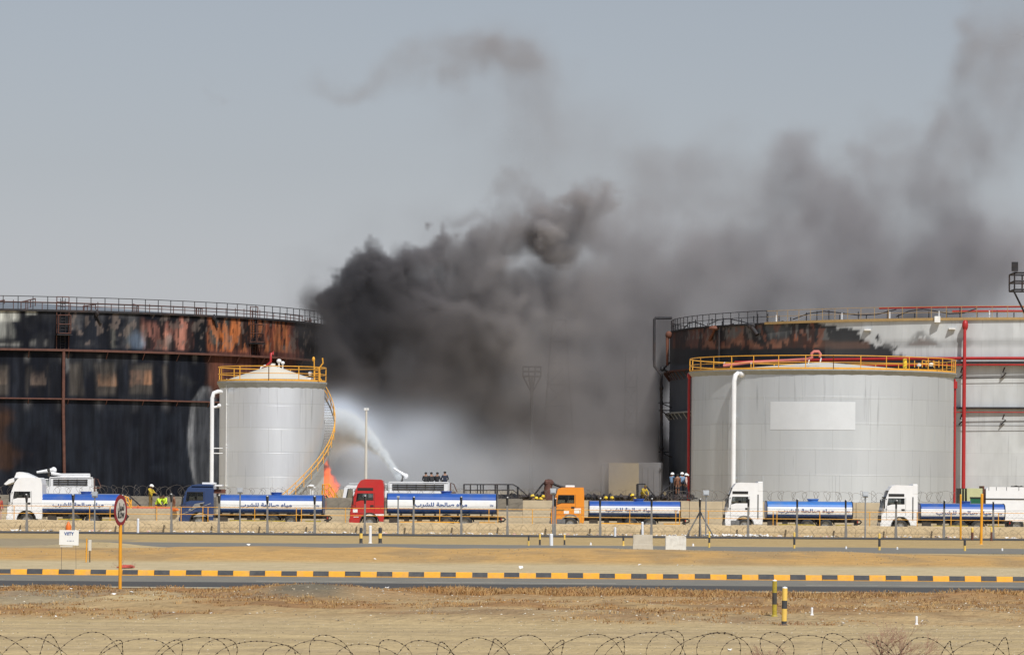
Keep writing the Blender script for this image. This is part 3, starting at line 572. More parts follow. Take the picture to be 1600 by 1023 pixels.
# --- partly burnt tank on the right
RC = (62.0, 445.0); RR = 43.8; rt_rim = 21.05
def paint_right(px, py, A, Z):
    s = A * 43.8; n = fb2(s * .35, Z * .5, 201); ns = fb2(s * 1.1, Z * .10, 203); nf = fb2(s * 2.0, Z * 1.2, 205); wob = (n - .5) * 14
    c = np.empty(px.shape + (3,)); c[:] = (.60, .625, .63)
    c = blend(c, (.54, .56, .56), sst(.45, .7, ns) * .6); c = blend(c, (.40, .41, .40), rect(px, py, 1590, 1640, 560, 700, 8) * .5)
    edge = 1330 + (py - 515) * 1.9 - np.maximum(0, 515 - py) * 3.0        # slanting edge of the soot
    sootm = (1 - sst(-7, 9, px - edge + wob * 2.2 + (fb2(s * 1.1, Z * 1.3, 211) - .5) * 90 + (fb2(s * 3.5, Z * 3, 212) - .5) * 30)) * (1 - sst(568, 574, py))
    c = blend(c, (.028, .031, .036), sootm); 
    c = blend(c, (.03, .033, .038), (1 - sst(1480, 1500, px)) * sst(556, 562, py) )
    base = (px < 1400) * (py < 552)
    c = blend(c, (.155, .075, .06), base * rect(px, py, 1030, 1185, 470, 544, 5, wob) * (.75 + .25 * ns)); c = blend(c, (.17, .165, .16), base * ell(px, py, 1150, 518, 34, 18, n, .5, .7) * .8)
    c = blend(c, (.15, .16, .165), base * ell(px, py, 1205, 515, 30, 14, n, .5, .8) * .65)
    ob = 530 + (fb2(s * .55, Z * .2, 207) - .5) * 34 + (n - .5) * 8
    c = blend(c, (.31, .15, .10), base * sst(1085, 1110, px) * (1 - sst(1275, 1290, px)) * sst(ob - 6, ob + 4, py) * (1 - sst(542, 545, py)) * .95); c = blend(c, (.40, .13, .06), base * ell(px, py, 1258, 530, 11, 17, ns, .4, 1.8) * .7)
    c = blend(c, (.16, .085, .06), base * rect(px, py, 1280, 1360, 533, 545, 3, wob * .4) * .7)
    k1 = fb2(s * .9, Z * .5, 221); k2 = fb2(s * 2.6, Z * .9, 223); k3 = fb2(s * 1.6, Z * 1.2, 225); bb = base * (px < 1300)
    c = blend(c, (.018, .019, .023), bb * sst(.53, .565, k1) * .85); c = blend(c, (.20, .20, .195), bb * (py < 530) * sst(.59, .62, k2) * .65); c = blend(c, (.27, .11, .07), bb * sst(.60, .63, k3) * .6)
    c = blend(c, (.03, .02, .02), rect(px, py, 1030, 1075, 500, 550, 5, wob) * .8); c = blend(c, (.18, .06, .03), rect(px, py, 1051, 1055, 515, 548, 1.5) * .8)
    c = blend(c, (.022, .025, .03), (1 - sst(1350, 1400, px + wob)) * sst(543, 546, py) * (1 - sst(568, 574, py)))
    c = blend(c, (.17, .175, .175), (1 - sst(1290, 1420, px)) * sst(500, 560, py) * (px > 1290) * .3)
    tri = np.clip(1 - np.abs(px - 1442 + (ns - .5) * 18) / 34, 0, 1) ** 1.3 * (20 + 30 * (n - .3))
    c = blend(c, (.07, .07, .07), sst(-6, 5, py - (541 - tri) + wob * .5) * (tri > .5) * (1 - sst(540, 543, py)) * (np.abs(px - 1435) < 38) * (.35 + .5 * nf) * sst(.36, .50, fb2(s * 2.6, Z * 2.4, 231))); c = blend(c, (.12, .06, .04), sst(-4, 3, py - (541 - tri * .5) + wob * .3) * (py < 541) * (np.abs(px - 1442) < 22) * .9)
    c = blend(c, (.22, .22, .215), ell(px, py, 1505, 536, 16, 8, n) * .6); c = blend(c, (.30, .31, .31), rect(px, py, 1380, 1700, 530, 542, 3, wob * .5) * .5)
    c = blend(c, (.065, .078, .10), (px < 1485) * sst(568, 572, py))  # shade painted into the shell's lower left, in dark blue-grey
    return np.maximum(c * (.93 + .14 * nf)[..., None], .004)
RT = thing('stained_storage_tank', 'huge oil tank at right with scorched upper left side, behind the smaller grey tank', 'storage tank', (RC[0], RC[1], 0))
shell('shell', RC[0], RC[1], RR, -.1, rt_rim, -110, 40, 620, 84, 'burnb', RT, paint_right)
b = MB(); b.lathe((RC[0], RC[1], 0), [(RR, -.1), (RR, rt_rim)], 60, 40, 250); b.build('shell_back', 'soot', RT)
b = MB(); b.lathe((RC[0], RC[1], rt_rim), [(RR - .1, 0), (RR * .5, 1.3), (.01, 2.3)], 96); b.build('roof', 'lip', RT)
aR = lambda x, D=402.5: math.degrees(math.asin(np.clip((PX(x, D) - RC[0]) / RR, -1, 1)))
ab = -52.0
girder('rim_angle', RC, RR, rt_rim - .02, .2, .2, 'soot', RT, a0=-110, a1=ab, n=60); girder('rim_angle', RC, RR, rt_rim - .02, .2, .26, 'dyel', RT, a0=ab, a1=40, n=90)
rail_ring('railing', RC, RR - .15, rt_rim + .2, 1.3, 1.6, .04, 'soot', RT, -110, ab); rail_ring('railing', RC, RR - .15, rt_rim + .2, 1.25, 1.6, .028, 'dyel', RT, ab, 40, toe=.06)
girder('wind_girder', RC, RR, rt_rim - 4.6, .7, .16, 'rustr', RT, n=80, a0=-110, a1=-58, brackets=24); girder('wind_girder', RC, RR, rt_rim - 4.6, .7, .22, 'soot', RT, n=80, a0=-58, a1=40, brackets=0)
girder('lower_girder', RC, RR, rt_rim - 9.35, .5, .16, 'lip', RT, n=80, a0=-110, a1=-58, brackets=20); girder('lower_girder', RC, RR, rt_rim - 9.35, .5, .2, 'soot', RT, n=80, a0=-58, a1=40)
b = MB(); ring(b, RC, RR + .55, rt_rim - 4.05, .16, 120, -58, 40, 8); ring(b, RC, RR + .75, rt_rim - 4.75, .10, 120, -58, 40, 6); ring(b, RC, RR + .6, rt_rim - 9.7, .06, 120, -58, 40, 6)
ring(b, RC, RR - 3, rt_rim + 1.5, .10, 100, -34, 40, 6); ring(b, RC, RR - 2.4, rt_rim + 1.0, .14, 100, -22, 40, 6); b.build('fire_water_ring', 'pipe', RT)
b = MB(); ring(b, RC, RR + .35, rt_rim - 6.1, .035, 120, -58, 40, 5); ring(b, RC, RR + .35, rt_rim - 11.1, .035, 120, -58, 40, 5)
for xx in (1505, 1568, 1640, 1700):
    for dz in (-5.0, -9.9):
        a = aR(xx); b.tube([cyl(0, RC, RR, rt_rim + dz, a + .1, .5), cyl(0, RC, RR, rt_rim + dz - .5, a - .15, .45), cyl(0, RC, RR, rt_rim + dz - .6, a + .25, .3), cyl(0, RC, RR, rt_rim + dz - 1.1, a - .4, .3)], .08, 5)
b.build('spray_bracket', 'soot', RT)
b = MB(); a = aR(1510); b.tube([cyl(0, RC, RR, rt_rim - .15, a, .3), cyl(0, RC, RR, rt_rim - 1.2, a, .75), cyl(0, RC, RR, rt_rim - 6, a, .85), cyl(0, RC, RR, .3, a, .85)], [.22, .16, .2, .21], 10); b.blob(cyl(0, RC, RR, rt_rim - .6, a, .6), .33, .33, .6, 10, 6)
b.build('riser_pipe', 'pipe', RT)
for xx, w2, h2, z2 in ((1363, .7, .16, -1.0), (1489, .7, .16, -1.0)): b = MB(); p = cyl(0, RC, RR, rt_rim + z2, aR(xx), .2); b.box(p[0] - w2 / 2, p[0] + w2 / 2, p[1] - .2, p[1] + .4, p[2], p[2] + h2); b.build('vent_box', 'whitem', RT)
b = MB(); p = cyl(0, RC, RR, rt_rim - .1, aR(1468), .3); b.box(p[0] - .35, p[0] + .25, p[1] - .3, p[1] + .5, p[2] - .15, p[2] + .5)
b.build('vent_box', 'whitem', RT)
b = MB()   # bent, drooping rail pipes over the burnt stretch, and dark stubs on the roof
for a0_, a1_ in ((-84, -62), (-70, -50), (-48, -30), (-30, -18)):
    p = [cyl(0, RC, RR - 1.2, rt_rim + .5 + .9 * i / 6 * (a0_ > -60) + .5 * math.sin(i), a0_ + (a1_ - a0_) * i / 6) for i in range(7)]; b.tube(p, .06, 5)
for i in range(44):
    a = -85 + i * 2.4 + random.uniform(-.5, .5); p = cyl(0, RC, RR - 1.2 - random.random(), rt_rim, a); b.tube([p, (p[0], p[1], rt_rim + random.uniform(.7, 1.4))], .055, 4)
b.build('warped_piping', 'soot', RT)
for a in (-50, -38, -30, -24, -16, -8, -4, 2): b = MB(); p = cyl(0, RC, RR - .8, rt_rim, a + random.uniform(-1, 1)); b.tube([p, (p[0], p[1], rt_rim + 1.0)], .07, 6); b.build('white_stub', 'white', RT)
b = MB()   # charred corner pipe on the left of the tank
for a, k in ((-86, 'rust'), ):
    b.tube([cyl(0, RC, RR, rt_rim - .2, -84, .4), cyl(0, RC, RR, rt_rim - .5, -84, .75), cyl(0, RC, RR, rt_rim - 3.8, -84, .75)], [.28, .2, .14], 8); b.blob(cyl(0, RC, RR, rt_rim - .3, -84, .6), .4, .4, .45, 8, 5)
    b.build('foam_chamber', 'rust', RT); b = MB(); b.blob(cyl(0, RC, RR, rt_rim - .1, -64, .3), .6, .3, .25, 8, 5, jit=.2); b.tube([cyl(0, RC, RR, rt_rim - .2, -64, .3), cyl(0, RC, RR, rt_rim - 1.4, -66, .15)], .18, 6)
b.build('foam_chamber', 'rust', RT)
b = MB(); b.blob(cyl(0, RC, RR, rt_rim - .1, -54.5, .4), .5, .3, .35, 8, 5, jit=.2); b.tube([cyl(0, RC, RR, rt_rim - .2, -54.5, .4), cyl(0, RC, RR, rt_rim - 1.1, -53.5, .2)], .25, 6)
b.tube([cyl(0, RC, RR, rt_rim - .3, -63.5 + .6, .25), cyl(0, RC, RR, rt_rim - 4.4, -63.5 + .6, .25)], .13, 6); b.build('charred_foam_chamber', 'soot', RT)
b = MB()
pp = [P(1050, 496.5, 441), P(1024, 497, 441), P(1022.5, 499, 441), P(1022, 560, 441), P(1022.5, 572, 441), P(1033, 585, 441), P(1033.5, 640, 441), P(1034, 757, 441)]
b.tube(pp, .16, 8)
for y in (606, 700): p = P(1033.5, y, 441); b.blob(p, .25, .25, .3, 8, 5)
for y0, y1, x1 in ((629, 637, 1050), (641, 655, 1052), (706, 714, 1050)):
    b.tube([P(1029, y0, 441), P(1046, y0, 441)], .06, 4); b.tube([P(1034, y0 + 1, 441), P(x1, y1, 441)], .06, 4)
b.tube([P(1036, 577, 441), P(1047, 566, 441)], .1, 5); b.tube([P(1033, 574, 441), P(1046, 583, 441)], .12, 5); b.blob(P(1035, 576, 441), .3, .3, .3, 8, 5)
b.build('side_pipe', 'soot', RT)

# --- small silver tank with spiral stair
SCn = (P(424.5, 700, 306).x, 306.0); SR = 4.17; sz = PZ(424, 597, 301.8)
ST = thing('silver_storage_tank', 'small tall silver tank with cone roof and yellow spiral stair', 'storage tank', (SCn[0], SCn[1], 0))
def weld_bands(b, c, r, zs, t=.012):
    for z in zs: b.lathe((c[0], c[1], z), [(r + .004, -.02), (r + t, 0), (r + .004, .02)], 96)
b = MB(); b.lathe((*SCn, 0), [(SR, 0), (SR, sz)], 128); 
b.build('shell', 'alu', ST)
b = MB(); weld_bands(b, SCn, SR, [sz * k / 6 for k in range(1, 6)]); 
for a, z0, z1 in ((14, sz * .5, sz * .667), (-38, 0, sz * .167), (40, sz * .33, sz * .5), (5, sz * .167, sz * .333), (-20, sz * .667, sz * .833), (52, sz * .833, sz)):
    p = cyl(0, SCn, SR, z0, a, .005); b.tube([p, (p[0], p[1], z1)], .016, 4)
b.build('weld_seam', 'alu', ST)
b = MB(); b.lathe((*SCn, sz), [(SR, -.45), (SR + .05, -.35), (SR + .22, 0), (SR + .22, .12), (SR - .3, .12)], 28, smooth=False); b.build('rim', 'lip', ST)
b = MB(); b.lathe((*SCn, sz), [(SR - .1, .12), (.25, 1.42), (.25, 1.6), (.01, 1.62)], 96); b.build('roof', 'roofp', ST)
rail_ring('railing', SCn, SR + .12, sz + .12, 1.15, 2.35, .036, 'yellow', ST, toe=.14, mid=(.52,))
b = MB(); p = Vector((SCn[0], SCn[1] - .3, sz + 1.5)); b.tube([p + Vector((-.9, 0, -.35)), p + Vector((-.4, 0, -.05)), p + Vector((-.1, 0, .25)), p + Vector((-.1, 0, .9)), p + Vector((.08, 0, 1.05)), p + Vector((.05, 0, .8))], .09, 8); b.build('red_hose', 'pipe', ST)
b = MB(); b.tube([p + Vector((-1.0, -.1, -.6)), p + Vector((-.85, -.1, -.2)), p + Vector((-.5, -.1, -.05))], .07, 6)
b.blob(p + Vector((.55, 0, .3)), .2, .2, .17, 10, 6); b.blob(p + Vector((.85, 0, .15)), .16, .16, .14, 10, 6); b.tube([p + Vector((.55, 0, -.5)), p + Vector((.55, 0, .3))], .07, 6); b.tube([p + Vector((.85, 0, -.5)), p + Vector((.85, 0, .1))], .06, 6)
b.tube([(SCn[0] + 3.1, SCn[1] - 1.5, sz + .1), (SCn[0] + 3.1, SCn[1] - 1.5, sz + .45)], .28, 12); b.blob((SCn[0] + 3.1, SCn[1] - 1.5, sz + .8), .16, .16, .18, 10, 6); b.tube([(SCn[0] + 2.2, SCn[1] - 2.2, sz + .1), (SCn[0] + 2.2, SCn[1] - 2.2, sz + .3)], .25, 12)
b.build('roof_vent', 'whitem', ST)
b = MB(); p = Vector((SCn[0] + 3.45, SCn[1] - 2.2, sz + .2))
b.tube([p, p + Vector((0, 0, 1.8))], .05, 6); b.blob(p + Vector((-.05, 0, 1.7)), .12, .12, .2, 8, 5); b.tube([p + Vector((.4, 0, 0)), p + Vector((.4, 0, 1.0)), p + Vector((.7, 0, 1.4)), p + Vector((.65, 0, 1.8))], .06, 6)
for z in np.arange(0, 1.2, .2): b.tube([p, p + Vector((.4, 0, 0))], .03, 4) if z == 0 else b.tube([p + Vector((0, 0, z)), p + Vector((.4, 0, z))], .025, 4)
b.build('stair_head_gate', 'yellow', ST)
# spiral stair
st = thing('spiral_stair', None, None); st.parent = ST; st.location = (0, 0, 0)
def sp(a, r, dz=0):
    z = .35 + (a - 1) / 131.0 * (sz - .9); return (SCn[0] + r * math.sin(R(a)), SCn[1] - r * math.cos(R(a)), z + dz)
aa = np.arange(1, 134, 2.7)
b = MB()
for a in aa:
    p = [sp(a - 1.6, SR + .06), sp(a + 1.6, SR + .06), sp(a + 1.6, SR + .84), sp(a - 1.6, SR + .84)]; z = p[0][2]
    b.add([(x, y, z + d) for d in (0, .04) for x, y, _ in p], [(0, 1, 2, 3), (7, 6, 5, 4), (0, 4, 5, 1), (1, 5, 6, 2), (2, 6, 7, 3), (3, 7, 4, 0)])
b.build('stair_tread', 'steel', st)
b = MB()
for r in (SR + .06, SR + .86):
    pts = [sp(a, r) for a in np.arange(1, 135, 2)]; n = len(pts)
    b.add([(x, y, z + d) for d in (-.14, .12) for x, y, z in pts], [(i, i + 1, n + i + 1, n + i) for i in range(n - 1)])
b.build('stringer', 'lip', st)
b = MB()
for dz in (1.0, .55): b.tube([sp(a, SR + .86, dz) for a in np.arange(1, 135, 2)], .034, 5)
for a in np.arange(2, 134, 8): b.tube([sp(a, SR + .86, 0), sp(a, SR + .86, 1.0)], .03, 5)
b.build('handrail', 'yellow', st)
b = MB()   # thin bracket struts below the stair
for a in np.arange(6, 90, 4.5): b.tube([sp(a, SR + .8, -.05), sp(a, SR + .05, -.9)], .03, 4)
b.build('stair_bracket', 'lip', st)
b = MB(); xp = P(331, 700, 303).x; b.tube([(SCn[0] - SR * .93, 303.6, sz - .75), (xp + .45, 303.2, sz - .72), (xp + .12, 303, sz - .85), (xp, 303, sz - 1.25), (xp, 303, sz - 3), (xp, 303, .3)], .16, 12)
b.tube([(xp, 303, sz - 2), (xp + .55, 303, sz - 1.9)], .09, 8); b.blob((xp + .55, 303, sz - 1.85), .17, .17, .17, 8, 5)
for z in (sz - 5.2, sz - 5.6): b.tube([(xp - .15, 303, z), (SCn[0] - SR * .9, 303.8, z)], .04, 4)
b.build('white_downpipe', 'white', ST)
b = MB(); b.lathe((xp, 303, sz - 10.0 + 1.0), [(.18, -.08), (.18, .08)], 12); b.lathe((xp, 303, sz - 8.75), [(.18, -.06), (.18, .06)], 12); b.build('pipe_band', 'rustr', ST)
b = MB(); p = cyl(0, SCn, SR, 0, -54, .08); b.tube([(p[0], p[1], 0.3), (p[0], p[1], sz + .3)], .035, 6)
for z in (3, 6.2, 9.4): b.blob((p[0], p[1], z), .07, .07, .07, 6, 4)
b.build('sensor_conduit', 'whitem', ST)

# --- broad grey tank on the right
FC = (P(1284, 700, 325).x, 325.0); FR = 11.05; fz = PZ(1284, 578.5, 314)
FT = thing('grey_storage_tank', 'broad grey tank at right with yellow railing and repainted pale rectangle', 'storage tank', (FC[0], FC[1], 0))
b = MB(); b.lathe((*FC, 0), [(FR, 0), (FR, fz)], 160); b.build('shell', 'alu2', FT)
b = MB(); weld_bands(b, FC, FR, [fz * k / 6 for k in range(1, 6)], .014)
for i in range(26):
    k = i % 6; a = -85 + 170 * random.random(); p = cyl(0, FC, FR, fz * k / 6, a, .004); b.tube([p, (p[0], p[1], fz * (k + 1) / 6)], .014, 4)
b.build('weld_seam', 'alu2', FT)
b = MB(); b.lathe((*FC, fz), [(FR, -.35), (FR + .12, -.2), (FR + .28, 0), (FR + .28, .1), (FR - .3, .1)], 44, smooth=False); b.build('rim', 'lip', FT)
b = MB(); b.lathe((*FC, fz), [(FR - .1, .1), (.01, 1.05)], 96); b.build('roof', 'roofp', FT)
rail_ring('railing', FC, FR + .15, fz + .1, 1.12, 2.25, .036, 'yellow', FT, toe=.15)
aF = lambda x: math.degrees(math.asin((PX(x, 315) - FC[0]) / FR))
a0_, a1_ = aF(1203), aF(1334); z0_, z1_ = PZ(1270, 671, 314), PZ(1270, 627, 314)
b = MB(); b.lathe((*FC, 0), [(FR + .022, z0_), (FR + .022, z1_)], 24, a0_, a1_); b.build('repainted_patch', mat('fresh_grey_paint', (.78, .81, .83), .56, .6, .04, 1), FT)
b = MB(); pr = [(1156, 583), (1150, 584), (1147, 588), (1146, 600), (1145.5, 690), (1145.5, 755)]
q0 = cyl(0, FC, FR, PZ(1155, 584, 317), aF(1160), .0); yy = FC[1] - FR * math.cos(R(aF(1146))) - .95
pts = [q0, (PX(1152, yy), yy + .3, PZ(1152, 583, yy)), (PX(1148, yy), yy, PZ(1148, 586, yy)), (PX(1145.8, yy), yy, PZ(1146, 595, yy)), (PX(1145.5, yy), yy, PZ(1146, 680, yy)), (PX(1145.5, yy), yy, .3)]
b.tube(pts, .2, 12); b.blob(q0, .32, .32, .32, 10, 6)
for y in (650, 747): z = PZ(1146, y, yy); b.tube([(PX(1143, yy), yy, z), (PX(1150, yy), yy + 1.1, z)], .06, 5)
b.build('white_downpipe', 'white', FT)
b = MB(); b.tube([(FC[0] - FR - .2, 325, fz - .1), (FC[0] - FR - .22, 325, fz - 1), (FC[0] - FR - .22, 325, 0.2)], .12, 8); b.blob((FC[0] - FR - .2, 325, fz - .2), .2, .2, .3, 8, 5)
b.tube([(FC[0] + FR + .15, 325, fz - .3), (FC[0] + FR + .2, 325, fz - 1), (FC[0] + FR + .2, 325, .2)], .10, 8); b.tube([(FC[0] + FR + .15, 325, fz - .5), (FC[0] + FR + .15, 325, fz - 1.1)], .24, 8); b.build('red_riser', 'pipe', FT)
b = MB(); hp = [(1130, 571), (1170, 566), (1230, 563), (1262, 561), (1269, 558), (1268, 552), (1272, 549), (1279, 549), (1282, 553), (1281, 558)]
b.tube([P(x, y, 320 if x < 1240 else 318) for x, y in hp], .12, 8); b.build('foam_hose', 'hose', FT)
b = MB()
for x in (1263, 1281, 1131, 1173): b.tube([P(x, 568, 318), P(x + 2, 559 if x > 1200 else 566, 318)], .06, 5)
b.blob(P(1455, 569.5, 320), .25, .2, .15, 8, 5); b.blob(P(1436, 570, 320), .2, .2, .15, 8, 5); b.build('roof_fitting', 'whitem', FT)
b = MB(); b.tube([P(1414, 575, 316), P(1414, 560, 316)], .17, 12); b.build('yellow_bottle', mat('bright_yellow_drum', (.85, .62, .05), .4), FT)
b = MB()
for x in (1429, 1441, 1447, 1459, 1467): b.tube([P(x, 574, 318), P(x, 563, 318)], .04, 5)
b.tube([P(1441, 563, 318), P(1467, 566, 318)], .03, 5); b.tube([P(1441, 568, 318), P(1467, 570, 318)], .03, 5); b.build('hatch_guard', 'yellow', FT)

# ------------------------------------------------------------------ people
def person(label, loc, top, legs, pose='stand', face=0, helmet=None, vest=None, group=None, s=1.0, cap=None, seed=0):
    rr = random.Random(seed + 5)
    J = dict(pel=(0, 0, .95), sp=(0, -.02, 1.2), ch=(0, 0, 1.40), nk=(0, -.01, 1.52), hd=(0, -.03, 1.64), cr=(0, -.02, 1.72),
             shl=(.19, 0, 1.42), ell=(.25, .03, 1.14), wrl=(.25, -.06, .90), shr=(-.19, 0, 1.42), elr=(-.25, .03, 1.14), wrr=(-.25, -.06, .90),
             hil=(.10, 0, .92), knl=(.11, -.03, .50), anl=(.12, .03, .09), tol=(.13, -.15, .04), hir=(-.10, 0, .92), knr=(-.11, -.03, .50), anr=(-.12, .03, .09), tor=(-.13, -.15, .04))
    if pose == 'sit':
        for k in list(J):
            if k in ('pel', 'sp', 'ch', 'nk', 'hd', 'cr', 'shl', 'shr', 'hil', 'hir'): J[k] = (J[k][0], J[k][1], J[k][2] - .85)
        J.update(ell=(.27, -.06, .32), wrl=(.16, -.30, .22), elr=(-.27, -.06, .32), wrr=(-.16, -.30, .22), knl=(.13, -.42, .12), anl=(.13, -.40, -.30), tol=(.13, -.56, -.36), knr=(-.13, -.42, .12), anr=(-.13, -.40, -.30), tor=(-.13, -.56, -.36))
    if pose == 'drive':
        for k in list(J):
            if k in ('pel', 'sp', 'ch', 'nk', 'hd', 'cr', 'shl', 'shr', 'hil', 'hir'): J[k] = (J[k][0], J[k][1], J[k][2] - .85)
        J.update(ell=(.26, -.22, .38), wrl=(.17, -.48, .46), elr=(-.26, -.22, .38), wrr=(-.17, -.48, .46), knl=(.13, -.45, .14), anl=(.13, -.55, -.28), tol=(.13, -.72, -.30), knr=(-.13, -.45, .14), anr=(-.13, -.55, -.28), tor=(-.13, -.72, -.30))
    if pose == 'crouch':
        J.update(pel=(0, .12, .50), sp=(0, -.02, .72), ch=(0, -.14, .90), nk=(0, -.20, 1.0), hd=(0, -.26, 1.10), cr=(0, -.28, 1.18), shl=(.19, -.14, .92), shr=(-.19, -.14, .92), ell=(.26, -.30, .70), wrl=(.14, -.45, .52), elr=(-.26, -.30, .70), wrr=(-.14, -.45, .52),
                 hil=(.1, .1, .48), knl=(.16, -.28, .46), anl=(.13, -.02, .09), tol=(.14, -.18, .04), hir=(-.1, .1, .48), knr=(-.16, -.28, .46), anr=(-.13, -.02, .09), tor=(-.14, -.18, .04))
    if pose == 'work':
        J.update(ell=(.27, -.18, 1.18), wrl=(.14, -.40, 1.12), elr=(-.27, -.18, 1.2), wrr=(-.12, -.42, 1.16), hd=(0, -.08, 1.63), cr=(0, -.08, 1.71))
    if pose == 'bend':
        J.update(sp=(0, -.14, 1.14), ch=(0, -.32, 1.24), nk=(0, -.42, 1.28), hd=(0, -.52, 1.32), cr=(0, -.58, 1.38), shl=(.19, -.32, 1.24), shr=(-.19, -.32, 1.24), ell=(.24, -.42, .98), wrl=(.16, -.55, .78), elr=(-.24, -.42, .98), wrr=(-.16, -.55, .78))
    rad = dict(pel=.145, sp=.13, ch=.155, nk=.062, hd=.095, cr=.085, shl=.075, shr=.075, ell=.052, elr=.052, wrl=.035, wrr=.035, hil=.10, hir=.10, knl=.068, knr=.068, anl=.05, anr=.05, tol=.042, tor=.042)
    names = list(J); vs = [Vector(J[k]) * s for k in names]; rs = [rad[k] * s for k in names]
    E = [('pel', 'sp'), ('sp', 'ch'), ('ch', 'nk'), ('nk', 'hd'), ('hd', 'cr'), ('ch', 'shl'), ('shl', 'ell'), ('ell', 'wrl'), ('ch', 'shr'), ('shr', 'elr'), ('elr', 'wrr'), ('pel', 'hil'), ('hil', 'knl'), ('knl', 'anl'), ('anl', 'tol'), ('pel', 'hir'), ('hir', 'knr'), ('knr', 'anr'), ('anr', 'tor')]
    es = [(names.index(a), names.index(b_)) for a, b_ in E]
    for sd_ in ('l', 'r'):                                   # palm, four fingers and a thumb
        wi = names.index('wr' + sd_); el_ = names.index('el' + sd_); d = (vs[wi] - vs[el_]).normalized(); u = d.cross(Vector((0, 0, 1)))
        u = u.normalized() if u.length > .2 else Vector((0, 1, 0)); pm = len(vs); vs.append(vs[wi] + d * .07 * s); rs.append(.030 * s); es.append((wi, pm))
        curl = Vector((0, -.35, 0)) + d * .7
        for q, ln in ((-.033, .062), (-.011, .075), (.011, .072), (.033, .055)):
            i0 = len(vs); vs.append(vs[pm] + d * .03 * s + u * q * s); rs.append(.010 * s); es.append((pm, i0)); vs.append(vs[i0] + curl.normalized() * ln * s); rs.append(.008 * s); es.append((i0, i0 + 1))
        i0 = len(vs); vs.append(vs[wi] + d * .04 * s + u * .045 * s); rs.append(.011 * s); es.append((wi, i0)); vs.append(vs[i0] + (d * .04 + u * .02) * s); rs.append(.009 * s); es.append((i0, i0 + 1))
    key = (pose, s); 
    if key in PCACHE: me = PCACHE[key].copy()
    else:
        m0 = bpy.data.meshes.new('person'); m0.from_pydata([tuple(v) for v in vs], es, []); o = bpy.data.objects.new('person', m0); SC.collection.objects.link(o)
        md = o.modifiers.new('skin', 'SKIN'); sk = m0.skin_vertices[0].data if m0.skin_vertices else None
        if sk is None:
            bm_attr = None
        for i, r in enumerate(rs): sk[i].radius = (r, r)
        sk[0].use_root = True; md.use_smooth_shade = True; sb = o.modifiers.new('sub', 'SUBSURF'); sb.levels = 1; sb.render_levels = 1
        dg = bpy.context.evaluated_depsgraph_get(); me = bpy.data.meshes.new_from_object(o.evaluated_get(dg)); bpy.data.objects.remove(o); PCACHE[key] = me.copy()
    me.name = 'person'; me.materials.clear()
    for k in (top, legs, 'skin', 'black'): me.materials.append(M[k])
    jl = {k: Vector(J[k]) * s for k in J}
    segs = [('pel', 'ch', 0), ('ch', 'shl', 0), ('shl', 'ell', 0), ('ell', 'wrl', 0), ('ch', 'shr', 0), ('shr', 'elr', 0), ('elr', 'wrr', 0), ('hil', 'knl', 1), ('knl', 'anl', 1), ('hir', 'knr', 1), ('knr', 'anr', 1), ('anl', 'tol', 3), ('anr', 'tor', 3), ('nk', 'cr', 2)]
    def dseg(p, a, b_):
        ab = b_ - a; t = max(0, min(1, (p - a).dot(ab) / ab.length_squared)); return (p - a - ab * t).length
    for po in me.polygons:
        c = po.center; best = min(segs, key=lambda q: dseg(c, jl[q[0]], jl[q[1]]) - (.04 if q[2] == 2 else 0)); mi = best[2]
        if min((c - jl['wrl']).dot((jl['wrl'] - jl['ell']).normalized()) if (c - jl['wrl']).length < .25 else -1, 9) > .01 or ((c - jl['wrr']).dot((jl['wrr'] - jl['elr']).normalized()) if (c - jl['wrr']).length < .25 else -1) > .01: mi = 2
        po.material_index = mi
    o = bpy.data.objects.new('person', me); SC.collection.objects.link(o); o.location = loc; o.rotation_euler = (0, 0, R(face)); tag(o, label, 'person', group)
    hd = jl['hd']; cr = jl['cr']; up = (cr - hd).normalized()
    hc = hd + up * .02
    b = MB()                                                 # face: nose, ears, eyes
    b.blob(hd + Vector((0, -.10, -.005)) * s, .014, .022, .022, 6, 4); b.blob(hd + Vector((.092, 0, 0)) * s, .012, .02, .03, 6, 4); b.blob(hd + Vector((-.092, 0, 0)) * s, .012, .02, .03, 6, 4)
    for ex in (-.034, .034): b.blob(hd + Vector((ex, -.086, .022)) * s, .013, .008, .008, 6, 4, 1)
    b.blob(hd + Vector((0, -.086, -.045)) * s, .025, .008, .006, 6, 4, 1)
    _old(b, 'face', ['skin', 'hair'], o)
    b = MB()
    if helmet:
        b.lathe(hc + up * .02, [(.175, -.02), (.135, .0), (.128, .06), (.09, .115), (.0, .135)], 14); b.tube([hc + Vector((0, -.12, .0)), hc + Vector((0, -.2, -.01))], [.1, .04], 8); _old(b, 'helmet', helmet, o)
    else:
        b.lathe(hc, [(.100, -.03), (.108, .03), (.085, .085), (.0, .11)], 12, 60, 300); b.lathe(hc, [(.105, .035), (.085, .085), (.0, .11)], 12); _old(b, 'hair', cap or 'hair', o)
    if vest and pose in ('stand', 'work', 'crouch', 'bend'):
        b = MB(); a0v, a1v = jl['pel'], jl['ch']; pts = [a0v.lerp(a1v, t) for t in (.1, .5, .9, 1.08)]; b.tube(pts, [.168 * s, .165 * s, .19 * s, .12 * s], 14); _old(b, 'vest', vest, o)
    return o
PCACHE = {}

